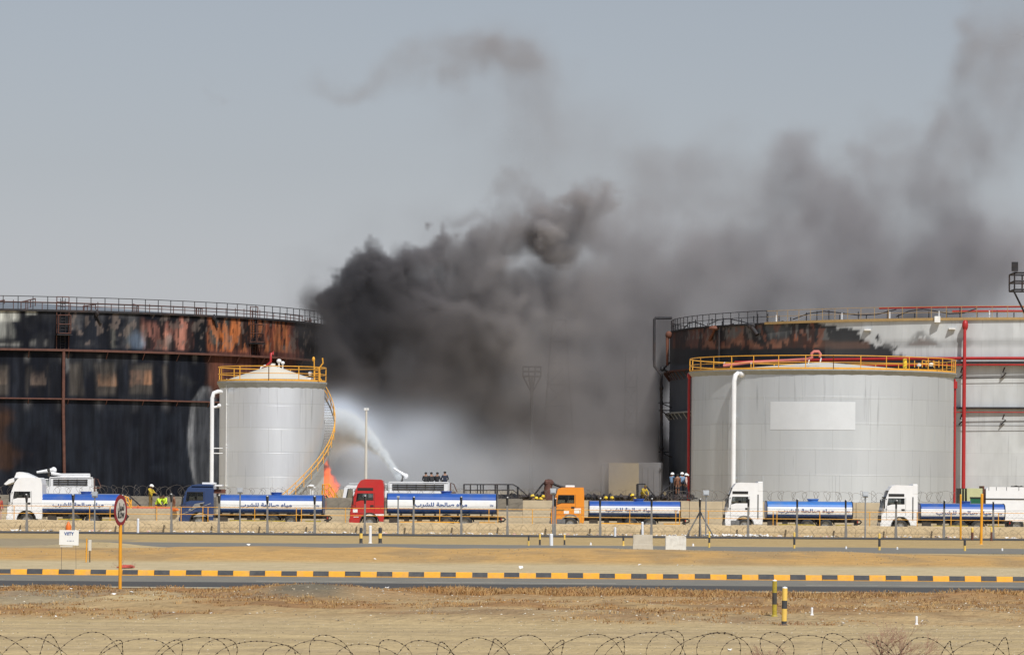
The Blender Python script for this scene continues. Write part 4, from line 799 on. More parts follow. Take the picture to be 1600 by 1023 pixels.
# ------------------------------------------------------------------ tanker trucks
S22 = F / 268.4
def wheel(parent, x, y, r=.5, wd=.32, dual=False, z=None):
    w_ = thing('wheel', None, None); w_.parent = parent; w_.location = (x, y, r if z is None else z)
    b = MB(); n = 22; prof = [(r * .58, 0), (r * .93, 0), (r, .05), (r, wd - .05), (r * .93, wd), (r * .58, wd)]
    vs = []
    for i in range(n):
        a = 6.2832 * i / n
        for (q, yy_) in prof: vs.append((q * math.cos(a), yy_, q * math.sin(a)))
    k = len(prof); b.add(vs, [(i * k + j, ((i + 1) % n) * k + j, ((i + 1) % n) * k + j + 1, i * k + j + 1) for i in range(n) for j in range(k - 1)], 0, True)
    _old(b, 'tyre', 'black', w_)
    b = MB(); prof = [(r * .58, .03), (r * .5, .08), (r * .2, .04 if not dual else .14), (.01, .03 if not dual else .1)]; vs = []
    for i in range(n):
        a = 6.2832 * i / n
        for (q, yy_) in prof: vs.append((q * math.cos(a), yy_, q * math.sin(a)))
    k = len(prof); b.add(vs, [(i * k + j, ((i + 1) % n) * k + j, ((i + 1) % n) * k + j + 1, i * k + j + 1) for i in range(n) for j in range(k - 1)], 0, True)
    for i in range(8): a = 6.2832 * i / 8; b.box(r * .33 * math.cos(a) - .02, r * .33 * math.cos(a) + .02, .0, .06, r * .33 * math.sin(a) - .02, r * .33 * math.sin(a) + .02)
    _old(b, 'rim', 'rim', w_)
    return w_
def hole_sheet(outer, hole, y, mi, b, thick):
    """flat side panel with one window opening; outer and hole are x,z lists (outer ccw, hole ccw)"""
    io = min(range(len(outer)), key=lambda i: (outer[i][0] - hole[0][0]) ** 2 + (outer[i][1] - hole[0][1]) ** 2)
    loop = outer[io:] + outer[:io] + [outer[io]] + [hole[0]] + hole[1:][::-1] + [hole[0]]
    n = len(loop)
    b.add([(x, y, z) for x, z in loop], [tuple(range(n))], mi); b.add([(x, y + thick, z) for x, z in loop], [tuple(range(n))[::-1]], mi)
    for lp in (outer, hole):
        m = len(lp); b.add([(x, y, z) for x, z in lp] + [(x, y + thick, z) for x, z in lp], [(i, (i + 1) % m, m + (i + 1) % m, m + i) for i in range(m)], mi)
def tanker(label, x0, xc, t0, t1, cabtop, ttop, tbot, paint, top='tblue', txt=(0, 0), D=268.4, roof='high', extras='', driver=True, group='tanker trucks parked nose to tail', dlabel=None, low='tblue', dirt=False):
    X0 = PX(x0, D, 800); T = thing('tanker_truck', label, 'tanker truck', (X0, D, 0), group)
    k = D / F; cl = (xc - x0) * k; a = (t0 - x0) * k; e = (t1 - x0) * k; H = cabtop; Wd = 2.5
    B = lambda b, nm, m, par=T, bev=0: _old(b, nm, m, par, (0, 0, 0), bev)
    # cab: two side panels with window openings, roof, back, nose
    fx = .10; wa = 1.36; wr = .62; ax = .5
    if roof == 'high': topl = [(cl - .02, H - .45), (cl - .10, H - .08), (cl - .22, H), (1.05, H + .03), (.75, H - .05), (.52, H - .35), (.30, H - .95)]
    elif roof == 'round': topl = [(cl - .02, H - .30), (cl - .06, H - .02), (1.3, H + .02), (.85, H - .05), (.55, H - .25), (.35, H - .6), (.22, H - 1.0)]
    else: topl = [(cl - .02, H - .4), (cl - .06, H), (.75, H - .02), (.48, H - .12), (.36, H - .5), (.26, H - .75)]
    outer = [(.04, .45), (.55, .42)] + [(wa + wr * math.cos(R(t)), ax + wr * math.sin(R(t))) for t in np.linspace(172, 8, 9)] + [(cl - .04, .55), (cl, .9)] + topl + [(.12, 1.95), (.02, 1.35), (0, .8)]
    wz0, wz1 = 1.95 if H > 3.2 else 1.85, min(H - .98, 2.62) if H > 3.2 else min(H - .55, 2.6)
    if wz1 < wz0 + .45: wz1 = wz0 + .5
    hole = [(.42, wz0 + .02), (.75, wz0 + .12), (1.62, wz0 + .12), (1.62, wz1), (.50, wz1)]
    b = MB(); hole_sheet(outer, hole, 0, 0, b, .04); hole_sheet(outer, hole, Wd - .04, 0, b, .04)
    def strip_(pts, y0=.04, y1=Wd - .04, mi=0):
        n = len(pts); b.add([(x, y0, z) for x, z in pts] + [(x, y1, z) for x, z in pts], [(i, i + 1, n + i + 1, n + i) for i in range(n - 1)], mi)
    strip_([(cl - .04, .55), (cl, .9)] + topl[:6]); strip_([(.12, 1.80), (.02, 1.35), (0, .8), (.04, .45), (.4, .42)]); b.box(.2, cl - .05, .05, Wd - .05, 1.12, 1.17, 1)
    B(b, 'cab', [paint, 'dark'])
    b = MB(); b.add([(topl[-1][0] + .06, .12, topl[-1][1] + .1), (topl[-1][0] + .06, Wd - .12, topl[-1][1] + .1), (.11, Wd - .1, 1.80), (.11, .1, 1.80), ], [(0, 1, 2, 3)]); B(b, 'windscreen', 'glass')
    for g0 in (.02, Wd - .02): b = MB(); b.add([(x, g0, z) for x, z in hole], [tuple(range(5))]); B(b, 'side_window', 'glass')
    b = MB(); b.tube([(x, -.006, z) for x, z in hole] + [(hole[0][0], -.006, hole[0][1])], .022, 4); b.box(1.18, 1.22, -.01, .02, wz0 + .1, wz1)
    for q in ((.36, .62, .36, wz0), (1.70, .95, 1.70, wz1 + .05)): b.box(q[0] - .008, q[0] + .008, -.006, .01, q[1] + .3, q[3])
    B(b, 'window_frame', 'black')
    dr = thing('door', None, None); dr.parent = T
    b = MB(); b.box(.37, 1.69, -.014, -.003, 1.15, wz0 - .02); b.box(.37, .46, -.012, -.003, wz0, wz0 + .1); _old(b, 'door_panel', paint, dr, (0, 0, 0), .01)
    b = MB(); b.box(1.42, 1.62, -.05, -.014, 1.62, 1.67); b.box(1.40, 1.64, -.018, -.013, 1.58, 1.72); _old(b, 'handle', 'black', dr)
    b = MB(); b.box(-.06, .42, .02, Wd - .02, .40, .78); b.box(-.02, .10, .05, Wd - .05, .78, 1.25, 1)
    for z in (.88, .98, 1.08, 1.18, 1.45, 1.55): b.box(-.04, .0, .25, Wd - .25, z, z + .045, 1)
    B(b, 'bumper', ['grey' if 'bump' in extras else paint, 'dark'], T, .02)
    for yy_ in (.08, Wd - .42): b = MB(); b.box(-.075, .02, yy_, yy_ + .34, .52, .70); b.blob((-.07, yy_ + .1, .61), .03, .07, .07, 8, 5); B(b, 'headlight', 'steel')
    for sgn, yy_ in ((-1, -.26), (1, Wd + .05)):
        b = MB(); b.box(.16, .24, yy_, yy_ + .2, 1.75, 2.35); b.tube([(.22, yy_ + .1, 2.38), (.4, yy_ + .24 if sgn < 0 else yy_ - .02, 2.42)], .02, 4); b.tube([(.22, yy_ + .1, 1.72), (.4, yy_ + .24 if sgn < 0 else yy_ - .02, 1.68)], .02, 4); B(b, 'mirror', 'black', T, .02)
    b = MB(); b.box(.26, .52, .1, Wd - .1, H - .88 if roof == 'high' else H - .5, H - .80 if roof == 'high' else H - .44); B(b, 'sun_visor', 'black')
    if roof == 'high' and 'novent' not in extras:
        b = MB(); b.box(.50, 1.60, -.012, .01, H - .78, H - .58); B(b, 'upper_side_panel', 'black')
    if 'airdam' in extras:
        b = MB(); b.prism([(.45, H - .02), (.6, H + .36), (.8, H + .40), (1.2, H + .34), (1.9, H + .03), (1.9, H - .03)], .3, Wd - .3); B(b, 'roof_fairing', paint, T, .04); b = MB(); b.prism([(-.25, H - .45), (.1, H - .12), (.45, H - .02), (.45, H - .3), (-.1, H - .52)], .15, Wd - .15); B(b, 'roof_visor', paint, T, .02)
    if 'spoiler' in extras: b = MB(); b.box(cl - .36, cl - .02, -.012, Wd + .012, H - .6, H + .10); B(b, 'cab_side_deflector', paint, T, .03); b = MB(); b.box(cl - .38, cl - .31, -.02, -.002, .95, H - .8); B(b, 'deflector_gap', 'black')
    if 'hatch' in extras: b = MB(); b.box(1.0, 1.65, .7, 1.8, H, H + .14); B(b, 'roof_hatch', 'white', T, .03)
    if 'ac' in extras: b = MB(); b.box(1.5, 2.4, .5, 2, H + .0, H + .13); b.box(2.2, 2.9, .6, 1.9, H - .14, H - .02); B(b, 'roof_air_unit', 'white', T, .02); b = MB(); b.box(2.35, 3.1, .9, 1.5, H - .62, H - .34); b.tube([(2.75, 1.2, H - .9), (2.75, 1.2, .9)], .12, 8); B(b, 'exhaust_stack', 'rust', T)
    if 'stripes' in extras:
        b = MB()
        for i in range(7): q = .1 * i; b.add([(.75 + q, -.018, 1.3 + .035 * i), (.82 + q, -.018, 1.3 + .035 * i), (1.12 + q, -.018, 1.72 + .02 * i), (1.05 + q, -.018, 1.72 + .02 * i)], [(0, 1, 2, 3)])
        b.add([(.15, -.018, 1.02), (.3, -.018, 1.02), (2.15, -.018, 1.78), (2.15, -.018, 1.72)], [(0, 1, 2, 3)]); b.add([(.9, -.018, .80), (2.3, -.018, .84), (2.3, -.018, .98), (1.2, -.018, .96)], [(0, 1, 2, 3)])
        b.add([(.6, -.018, 1.24), (.98, -.018, 1.28), (1.0, -.018, 1.42), (.66, -.018, 1.38)], [(0, 1, 2, 3)]); b.box(.8, 2.3, .0, .05, H - .22, H - .14); B(b, 'silver_trim', 'steel')
    if 'sidewhite' in extras: b = MB(); b.add([(1.05, -.016, 1.0), (1.25, -.016, 1.08), (2.36, -.016, 1.1), (2.36, -.016, .97), (1.4, -.016, .97)], [(0, 1, 2, 3, 4)]); b.box(.2, .52, -.018, -.004, 1.2, 1.42); b.box(.25, .6, -.018, -.004, .86, .90); B(b, 'white_sticker', 'white')
    if 'notices' in extras: b = MB(); b.box(.9, 1.25, -.018, -.004, 1.22, 1.42); b.box(1.62, 2.08, -.018, -.004, 1.25, 1.6); B(b, 'door_notice', 'paper'); b = MB(); b.box(.25, .9, -.02, -.003, 1.42, 1.52); B(b, 'trim_strip', 'black')
    if 'bump' in extras: b = MB(); b.box(.4, 1.0, -.02, .02, .5, .84); b.lathe((0, 0, 0), [(0, 0)], 3) if False else None; B(b, 'step_panel', 'grey')
    b = MB(); b.tube([(wa + (wr + .03) * math.cos(R(t)), -.02, ax + (wr + .03) * math.sin(R(t))) for t in range(5, 176, 17)], .045, 5); B(b, 'wheel_arch', 'grey' if 'bump' in extras else 'black')
    wheel(T, wa, .05); wheel(T, wa, Wd - .37)
    # chassis
    Lr = e + .35; b = MB()
    for yy_ in (.75, 1.6): b.box(.6, Lr, yy_, yy_ + .12, .72, .95)
    for x in np.arange(cl + .3, Lr, .8): b.box(x, x + .1, .1, Wd - .1, .90, tbot + .04)
    b.box(cl + .3, e - .1, .06, .14, .93, 1.02); b.box(Lr - .1, Lr, .2, Wd - .2, .5, .95); b.box(cl + .35, cl + .95, .15, .6, .5, .9)
    for x in np.arange(cl + 1.4, e - 3.2, .9): b.box(x, x + .35, .2, .7, .55, .92)
    B(b, 'chassis', 'dark')
    for g0, g1 in ((cl + 1.1, e - 2.6), (e - 1.2, e - .1)): b = MB(); b.box(g0, g1, .04, .10, .52, .60); B(b, 'side_guard', 'yellow' if paint in ('red', 'orange') or 'yg' in extras else 'oyel')
    rx = e - 2.2 if e > 9 else e - 1.9
    for x in (rx, rx - 1.3): wheel(T, x, .06, wd=.5, dual=True); wheel(T, x, Wd - .56, wd=.5)
    for x in (rx, rx - 1.3): b = MB(); b.tube([(x + .62 * math.cos(R(t)), .28, .5 + .58 * math.sin(R(t))) for t in range(10, 171, 20)], .05, 4); B(b, 'mudguard', 'dark')
    # tank: elliptic barrel with painted bands
    zc = (ttop + tbot) / 2; rz_ = (ttop - tbot) / 2; ry_ = 1.22; ns_ = 44; yc = Wd / 2
    tk = thing('tank', None, None); tk.parent = T
    b = MB(); st_ = [(a, .93), (a + .05, .985), (a + .10, 1.0), (e - .10, 1.0), (e - .05, .985), (e, .93)]
    def sup(t):
        c, s_ = math.cos(t), math.sin(t); return (yc - ry_ * math.copysign(abs(c) ** .48, c), rz_ * math.copysign(abs(s_) ** .80, s_))
    vs = []
    for (x, q) in st_:
        for i in range(ns_): y_, z_ = sup(6.2832 * i / ns_); vs.append((x, yc + (y_ - yc) * q, zc + z_ * q))
    for j in range(len(st_) - 1):
        for i in range(ns_):
            zz = (sup(6.2832 * i / ns_)[1] + sup(6.2832 * (i + 1) / ns_)[1]) / 2 / rz_
            mi = 0 if zz > .32 else (1 if zz > -.54 else 2)
            b.add([vs[j * ns_ + i], vs[j * ns_ + (i + 1) % ns_], vs[(j + 1) * ns_ + (i + 1) % ns_], vs[(j + 1) * ns_ + i]], [(0, 1, 2, 3)], mi, True)
    for j in (0, len(st_) - 1): b.add(vs[j * ns_:(j + 1) * ns_], [tuple(range(ns_))], 0)
    _old(b, 'barrel', [top, 'twhite', low], tk)
    me = tk.children[0].data if tk.children else None
    b = MB()
    for x in (a + .02, e - .02): 
        b.tube([(x, yc + (sup(6.2832 * i / 32)[0] - yc) * 1.0, zc + sup(6.2832 * i / 32)[1] * 1.0) for i in range(32)], .03, 4, closed=True)
    _old(b, 'end_ring', 'dark', tk)
    b = MB(); xm = (a + e) / 2 + .3
    b.tube([(xm, yc, ttop - .03), (xm, yc, ttop + .14)], .38, 16); b.tube([(xm, yc, ttop + .12), (xm, yc, ttop + .18)], .42, 16); _old(b, 'manhole', top, tk)
    b = MB(); b.box(a + .1, e - .1, yc - .22, yc + .22, ttop - .015, ttop + .02)
    for x in np.linspace(a + .3, e - .3, 6): b.box(x - .03, x + .03, .5, 2.0, ttop - .09, ttop - .05)
    _old(b, 'walkway', 'lip', tk)
    b = MB()
    for x in (e + .06, ):
        for y_ in (1.7, 2.1): b.tube([(x, y_, .8), (x, y_, ttop)], .02, 4)
        for z in np.arange(.9, ttop, .28): b.tube([(x, 1.7, z), (x, 2.1, z)], .016, 4)
    _old(b, 'ladder', 'steel', tk)
    b = MB(); b.tube([(e + .1, .5, .85), (e + .5, .4, .9), (e + .62, .4, .78), (e + .5, .4, .66), (e + .1, .45, .62)], .06, 6); B(b, 'discharge_hose', 'black')
    for g0 in (.15, 2.05): b = MB(); b.box(e + .3, e + .36, g0, g0 + .3, .72, .86); B(b, 'tail_light', 'tail')
    tx0, tx1 = (txt[0] - x0) * k, (txt[1] - x0) * k
    zt_ = zc - rz_ * .08
    def wrap(z):
        q = np.clip(np.abs(z + zt_ - zc) / rz_, 0, .99); c = (1 - q ** (2 / .80)) ** .5
        return -(ry_ * c ** .48) + ry_ - .02
    text_mesh('tank_lettering', AR_WATER, max(.50 * rz_, .33), 'letter', tk, ((tx0 + tx1) / 2, yc - ry_, zt_), width=tx1 - tx0, wrap=wrap)
    text_mesh('tank_number', '\u0661\u0668\u0665', .18, 'letter', tk, (e - .35, yc - ry_, zt_ - .03), wrap=wrap)
    if driver: person(dlabel, (X0 + 1.08, D + .62, 1.32), 'c_wht' if paint == 'blue' else 'c_blk', 'c_blk', 'drive', -90, cap=None)
    return T
tanker('white tanker truck with roof fairing at far left, behind the slow sign', 11, 66, 63, 186, 3.45, 2.34, .95, 'white', txt=(82, 162), roof='high', extras='airdam novent', dlabel='driver in dark clothing in the far left white tanker cab')
tanker('dark blue cabbed tanker truck in front of the silver tank', 281, 334, 343, 504, 3.08, 2.38, 1.06, 'blue', txt=(374, 456), roof='round', extras='ac stripes', dlabel='driver in white robe in the dark blue tanker cab')
tanker('tanker truck with bright red cab and long blue and white tank', 547, 600, 604, 776, 3.50, 2.56, 1.12, 'red', txt=(648, 730), roof='high', extras='sidewhite', dlabel='driver in dark clothing in the red tanker cab')
tanker('tanker truck with orange cab and black lower panels', 861, 913, 920, 1064, 3.06, 2.12, 1.02, 'orange', txt=(946, 1020), roof='flat', extras='hatch notices bump', dlabel='driver in dark clothing in the orange tanker cab')
tanker('white tanker truck in front of the grey tank with lighter blue stripes', 1133, 1192, 1198, 1333, 3.46, 2.20, .98, 'white', top='tlblue', txt=(1216, 1303), roof='high', extras='spoiler bump', dlabel='driver in dark clothing in the light-striped white tanker cab')
tanker('rightmost white tanker truck, standing before the tall red pipes', 1377, 1434, 1438, 1571, 3.36, 2.12, .94, 'white', txt=(1463, 1549), roof='high', extras='spoiler', dlabel='driver in dark clothing in the rightmost white tanker cab')

# ------------------------------------------------------------------ walls, rails, fences
def wall(name, label, x0, x1, y0, y1, z, m, panel=2.4, cat='wall', cope=True):
    b = MB(); x = x0
    while x < x1 - .01:
        xe = min(x + panel, x1); j = random.uniform(-.012, .012); b.box(x + .012, xe - .012, y0 + j, y1, 0, z + random.uniform(-.02, .02)); x = xe
    o = b.build(name, m, bevel=.015); tag(o, label, cat); return o
# low rough wall with wavy top
b = MB(); xs = np.arange(-46, 46.01, .3)
for i in range(len(xs) - 1): pass
vs = []; 
for x in xs:
    h = .70 + (vn2(x * .8, 1, 91) - .5) * .07 + (vn2(x * 3, 2, 92) - .5) * .03
    for (yy_, zz) in ((245.9, -.05), (246.0 - .05 * vn2(x * 2, 3, 93), h * .5), (246.12, h - .03), (246.2, h), (246.55, h), (246.6, -.05)): vs.append((x, yy_, zz))
b.add(vs, [(i * 6 + j, (i + 1) * 6 + j, (i + 1) * 6 + j + 1, i * 6 + j + 1) for i in range(len(xs) - 1) for j in range(5)], 0, False)
tag(b.build('low_wall', 'rough'), 'low rough sand-coloured wall running the full width below the tankers', 'wall')
wall('barrier_wall', 'waist-high pale barrier blocks behind the left three tankers', -44, PX(817, 280), 280, 280.4, 1.28, 'conc', 3.0)
wall('boundary_wall', 'tall sand-coloured panel wall behind the right-hand tankers', PX(817, 288), 46, 288, 288.3, 2.10, 'conc', 2.5)
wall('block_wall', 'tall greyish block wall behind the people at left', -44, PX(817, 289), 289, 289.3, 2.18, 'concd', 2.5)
# raised sand bank behind the barrier
b = MB(); b.prism([(-44, 0), (PX(800, 284), 0), (PX(790, 284), 1.05), (-44, 1.05)], 280.6, 288.6); o = b.build('sand_bank', 'conc'); struct(o)

RAIL_Y = 256.0; k = RAIL_Y / F
fr = thing('yellow_guard_rail', 'long yellow two-rail guard rail in front of the tanker trucks', 'guard rail', (0, RAIL_Y, 0))
zr1, zr2 = PZ(800, 795.5, RAIL_Y), PZ(800, 807, RAIL_Y)
px0 = [-80, 22, 140, 172, 245, 283, 317, 325, 398, 463, 471, 540, 687, 778, 764, 832, 910, 906, 984, 1056, 1062, 1107, 1208, 1214, 1281, 1352, 1359, 1433, 1486, 1560, 1620]
b = MB()
for z in (zr1, zr2): b.tube([(-46, RAIL_Y, z), (46, RAIL_Y, z)], .021, 6)
b.build('rail', 'yellow', fr)
for x in px0: b = MB(); X_ = PX(x, RAIL_Y, 800); b.tube([(X_, RAIL_Y, 0), (X_, RAIL_Y, zr1)], .03, 6); b.build('post', 'yellow', fr)

FY = 244.3
fe = thing('security_fence', 'fence of grey concrete posts with dark angled tops in front of the low wall', 'fence', (0, FY, 0))
for i, x in enumerate([-33, 42, 115, 192, 268, 342, 418, 492, 570, 646, 721, 793, 867, 938, 1018, 1094, 1169, 1245, 1322, 1400, 1475, 1552, 1628]):
    X_ = PX(x, FY, 800); b = MB(); zt = PZ(x, 777 + (x - 800) * .0075 + random.uniform(-1.5, 1.5), FY); lean = random.uniform(-.03, .03)
    b.box(X_ - .085, X_ + .085, FY - .07, FY + .07, -.05, .55); b.add([(X_ - .065, FY - .06, .55), (X_ + .065, FY - .06, .55), (X_ + .065, FY + .06, .55), (X_ - .065, FY + .06, .55), (X_ - .055 + lean, FY - .05, zt - .45), (X_ + .055 + lean, FY - .05, zt - .45), (X_ + .055 + lean, FY + .05, zt - .45), (X_ - .055 + lean, FY + .05, zt - .45)],
          [(0, 1, 5, 4), (1, 2, 6, 5), (2, 3, 7, 6), (3, 0, 4, 7)])
    for d in (-1, 1): b.tube([(X_ + lean, FY, zt - .5), (X_ + lean + d * .03, FY + d * .28, zt)], .06, 5, 1)
    b.box(X_ - .02 + lean, X_ + .06 + lean, FY - .34, FY - .26, zt - .02, zt + .05, 2)
    b.build('post', ['post', 'postd', 'whitem'], fe)
b = MB(); X_ = PX(1094, FY, 800)
for d in (-1, 1): b.tube([(X_, FY, 1.55), (X_ + d * .85, FY, 0)], .05, 5)
b.build('brace', 'post', fe)
b = MB()
for z in (.25, .8, 1.3, 1.75):
    b.tube([(x, FY + .03, z + .03 * math.sin(x * 1.1 + z * 9)) for x in np.arange(-46, 46.1, 1.0)], .007, 4)
b.build('strand_wire', 'wireg', fe)
# chain link mesh: sparse diagonal wires that only just show
b = MB(); hh = 1.75; 
for x in np.arange(-46, 46, .30):
    b.tube([(x, FY + .05, .05), (x + hh, FY + .05, hh)], .0028, 3, cap=False); b.tube([(x, FY + .055, hh), (x + hh, FY + .055, .05)], .0028, 3, cap=False)
b.build('chain_link', 'wireg', fe)

def lamp_post(label, x, ytop, D, base=.0, sz_=.34):
    X_ = PX(x, D, 800); zt = PZ(x, ytop, D); t = thing('floodlight_post', label, 'floodlight', (X_, D, 0), 'floodlights along the fence')
    b = MB(); b.tube([(0, 0, base), (0, 0, zt - sz_)], .045, 8); _old(b, 'post', 'steel', t)
    b = MB(); b.prism([(-sz_ / 2, -sz_ / 2), (sz_ / 2, -sz_ / 2), (sz_ / 2 + .02, sz_ / 2), (-sz_ / 2 - .02, sz_ / 2)], -.12, .12); b.box(-sz_ / 2 + .03, sz_ / 2 - .03, -.16, -.12, -sz_ / 2 + .05, .02); o = _old(b, 'lamp_head', 'steel', t, (0, 0, zt - sz_ / 2)); o.rotation_euler = (R(-12), 0, 0)
lamp_post('square floodlight on a thin post before the far left tanker tank', 148, 768, 243.4); lamp_post('square floodlight on post in front of the blue-cabbed tanker barrel', 375, 762, 243.4)
lamp_post('square floodlight on post at the nose of the orange cab', 864, 763, 243.4); lamp_post('square floodlight on post beside the braced fence post', 1103, 766, 243.4); lamp_post('square floodlight on post at the nose of the rightmost tanker', 1352, 768, 243.4)
lamp_post('slim floodlight post in front of the red-cabbed tanker barrel', 622, 775, 243.4, sz_=.14)

def coil(name, label, x0, x1, y, zc, r, pitch, th, mt, barb=None, seed=1, n=14, wob=.06, cat='razor wire', two=True, group=None, tilt=0, zfun=None):
    rr = random.Random(seed); b = MB()
    for hand in ((1, -1) if two else (1,)):
        t = 0; pts = []; turns = (x1 - x0) / pitch; ph = rr.uniform(0, 6.28)
        for i in range(int(turns * n)):
            a = 6.2832 * i / n * hand + ph; f = i / (turns * n); x = x0 + (x1 - x0) * f
            if i % n == 0: tj = rr.uniform(.80, 1.10); tx = rr.uniform(-.16, .16) * pitch; tjp = tj if i == 0 else tjp; txp = tx if i == 0 else txp
            u_ = (i % n) / n; tjc = tjp + (tj - tjp) * u_; txc = txp + (tx - txp) * u_
            if i % n == n - 1: tjp, txp = tj, tx
            q = r * tjc * (1 + wob * math.sin(i * .37 + ph) + wob * .7 * math.sin(i * .11))
            sq = .10 * pitch * math.sin(a * 2.0 + i * .03)
            zz = (zfun(x) if zfun else 0)
            pts.append((x + txc + sq + q * .88 * math.cos(a), y + q * .6 * math.cos(a), max(zc + q * math.sin(a) + zz, .02)))
        b.tube(pts, th, 3 if th < .01 else 4, cap=False)
        if barb:
            for i in range(len(pts) - 1):
                p, q_ = Vector(pts[i]), Vector(pts[i + 1]); L_ = (q_ - p).length; m_ = max(int(L_ / barb), 1)
                for j in range(m_):
                    c = p.lerp(q_, (j + .5) / m_); d = (q_ - p).normalized() * barb * .30; u = d.orthogonal().normalized() * th * 3.8; v = d.cross(u).normalized() * th * 3.8
                    b.add([c - d, c + u, c + d, c - u, c + v, c - v], [(0, 1, 2, 3), (0, 4, 2, 5)])
    o = b.build(name, mt); tag(o, label, cat, group); return o
coil('razor_wire', 'large loops of barbed razor wire along the bottom edge of the photo', -9.8, 9.8, 55.2, .29, .46, .80, .0036, 'wire', barb=.085, seed=3, n=26, wob=.09, zfun=lambda x: .03 * math.sin(x * .7) + .012 * x)
coil('razor_wire', 'thin razor wire coils along the top of the tall walls behind the tankers', -44, 46, 288.2, 2.50, .42, .85, .010, 'wireg', seed=5, n=16, wob=.12)
coil('razor_wire', 'tangled rusty razor wire lying against the front of the low wall', -44, 46, 245.2, .34, .30, .95, .006, 'wire', seed=8, n=12, wob=.28)

# ------------------------------------------------------------------ bollards, blocks, signs
def bollard(label, x, ytop, ybase, mats, w_=.17, segs=(1, 0, 1, 0), dome=True, name='bollard', cat='bollard', group=None, D=None):
    yu = ybase - (x - 800) * ROLL; D = D or CAMZ * F / (yu - HZ); k = D / F; X_ = PX(x, D, ybase); h = (ybase - ytop) * k; g = gz(X_, D)
    b = MB(); n = len(segs); r = w_ / 2
    for i, s_ in enumerate(segs): b.lathe((0, 0, 0), [(r, h * i / n), (r, h * (i + 1) / n)], 14, mi=s_)
    b.lathe((0, 0, h), [(r, 0), (r * .85, r * .35), (0.001, r * .6)], 14, mi=len(mats) - 1)
    b.lathe((0, 0, -.04), [(r * 1.5, 0), (r * 1.4, .05), (r, .07)], 14, mi=segs[0])
    o = _old(b, name, mats, None, (X_, D, g)); o.rotation_euler = (random.uniform(-.02, .02), random.uniform(-.02, .02), 0); tag(o, label, cat, group); return o
bollard('tall black and pale yellow banded bollard, right one of the near pair', 1225, 918, 976, ['pyel', 'kblk', 'white'], .115, (1, 0, 0, 0, 1, 1, 0, 0, 0)[:9])
bollard('weathered olive-yellow bollard, left one of the near pair', 1210, 914, 969, ['oyel', 'postd', 'white'], .105, (0, 0, 1, 1, 0, 0), )
g1 = 'striped bollards along the far road'
bollard('black and yellow bollard left of the white post below the red cab', 564, 825, 848.5, ['pyel', 'kblk', 'kblk'], .17, (1, 0, 1), group=g1)
bollard('black and yellow bollard right of the white post below the red cab', 594, 825, 848.5, ['pyel', 'kblk', 'kblk'], .19, (1, 0, 1), group=g1)
bollard('slim white post between two striped bollards below the red cab', 578.5, 822, 848, ['white', 'white'], .16, (0, 0), name='marker_post', cat='marker post')
bollard('thin black-topped bollard, leftmost of the row near the orange cab', 826, 835, 852, ['pyel', 'kblk', 'kblk'], .09, (0, 1), group=g1)
bollard('yellow-topped thin bollard left of the thick white post', 843.5, 834, 851, ['pyel', 'kblk', 'pyel'], .10, (1, 0), group=g1)
bollard('short thick white post below the orange cab front wheel', 861.5, 834, 852, ['white', 'white'], .19, (0,), name='marker_post', cat='marker post')
bollard('yellow-topped thin bollard right of the thick white post', 882, 835, 851, ['pyel', 'kblk', 'pyel'], .09, (1, 0), group=g1)
bollard('thin black-topped bollard just left of the plain concrete block', 974, 837, 852, ['pyel', 'kblk', 'kblk'], .10, (0, 1), group=g1)
bollard('striped bollard to the right of the whitewashed block', 1108, 830, 855, ['pyel', 'kblk', 'pyel'], .10, (0, 1, 0), group=g1)
bollard('striped bollard below the barrel of the light-striped tanker', 1241, 831, 856, ['pyel', 'kblk', 'pyel'], .11, (0, 1, 1, 0), group=g1)
bollard('striped bollard below the nose of the rightmost tanker', 1374, 833, 859, ['pyel', 'kblk', 'pyel'], .12, (0, 1, 1, 0)[::-1], group=g1)
bollard('striped bollard below the left yellow pole', 1507.5, 842, 860, ['pyel', 'kblk', 'kblk'], .12, (0, 1), group=g1)
bollard('leaning brown and yellow stub left of the tall orange pole', 1519, 824, 843, ['rust', 'pyel', 'pyel'], .16, (0, 0, 1), name='pipe_stub', cat='pipe stub')
bollard('brown and yellow stub right of the tall orange pole', 1549, 824, 845, ['rust', 'pyel', 'pyel'], .12, (0, 0, 1), name='pipe_stub', cat='pipe stub')
for x, y0_, y1_, lb in ((215.5, 811, 833, 'taller white post by the low wall right of the slow sign'), (961, 823, 837, 'white post against the low wall left of the plain block'), (1004, 812, 836, 'white post standing behind the plain concrete block')):
    bollard(lb, x, y0_, y1_, ['white', 'white'], .15, (0,), name='marker_post', cat='marker post', D=240 if x != 1004 else 236)
g2 = 'small white reflector posts'
for x, y, hpx, lb in ((923, 851, 3, 'tiny white reflector on the sand strip above the far road, left of the blocks'), (1083, 852.5, 3, 'tiny white reflector just right of the whitewashed block'), (1322, 857, 4, 'tiny white reflector by the far road below the light-striped tanker'), (1402, 858, 4, 'tiny white reflector between the two rightmost tankers\' bollards'),
                      (1566, 860, 4, 'tiny white reflector at the far right of the far road'), (1268.5, 969, 11, 'small white stub post right of the near bollard pair'), (1432, 976, 12, 'small white stub post at right by torn paper')):
    bollard(lb, x, y - hpx, y, ['white', 'white'], .055 if y > 900 else .09, (0,), name='reflector_post', cat='reflector post', group=g2)
for x, y0_, y1_, lb in ((1501, 772, 842, 'slim orange-yellow pole, left of the two in front of the rightmost tanker'), (1533, 772, 850, 'thick orange-yellow pole, right of the two in front of the rightmost tanker')):
    bollard(lb, x, y0_, y1_, ['syellow', 'syellow'], .15 if x > 1510 else .13, (0, 0), name='marker_pole', cat='pole')
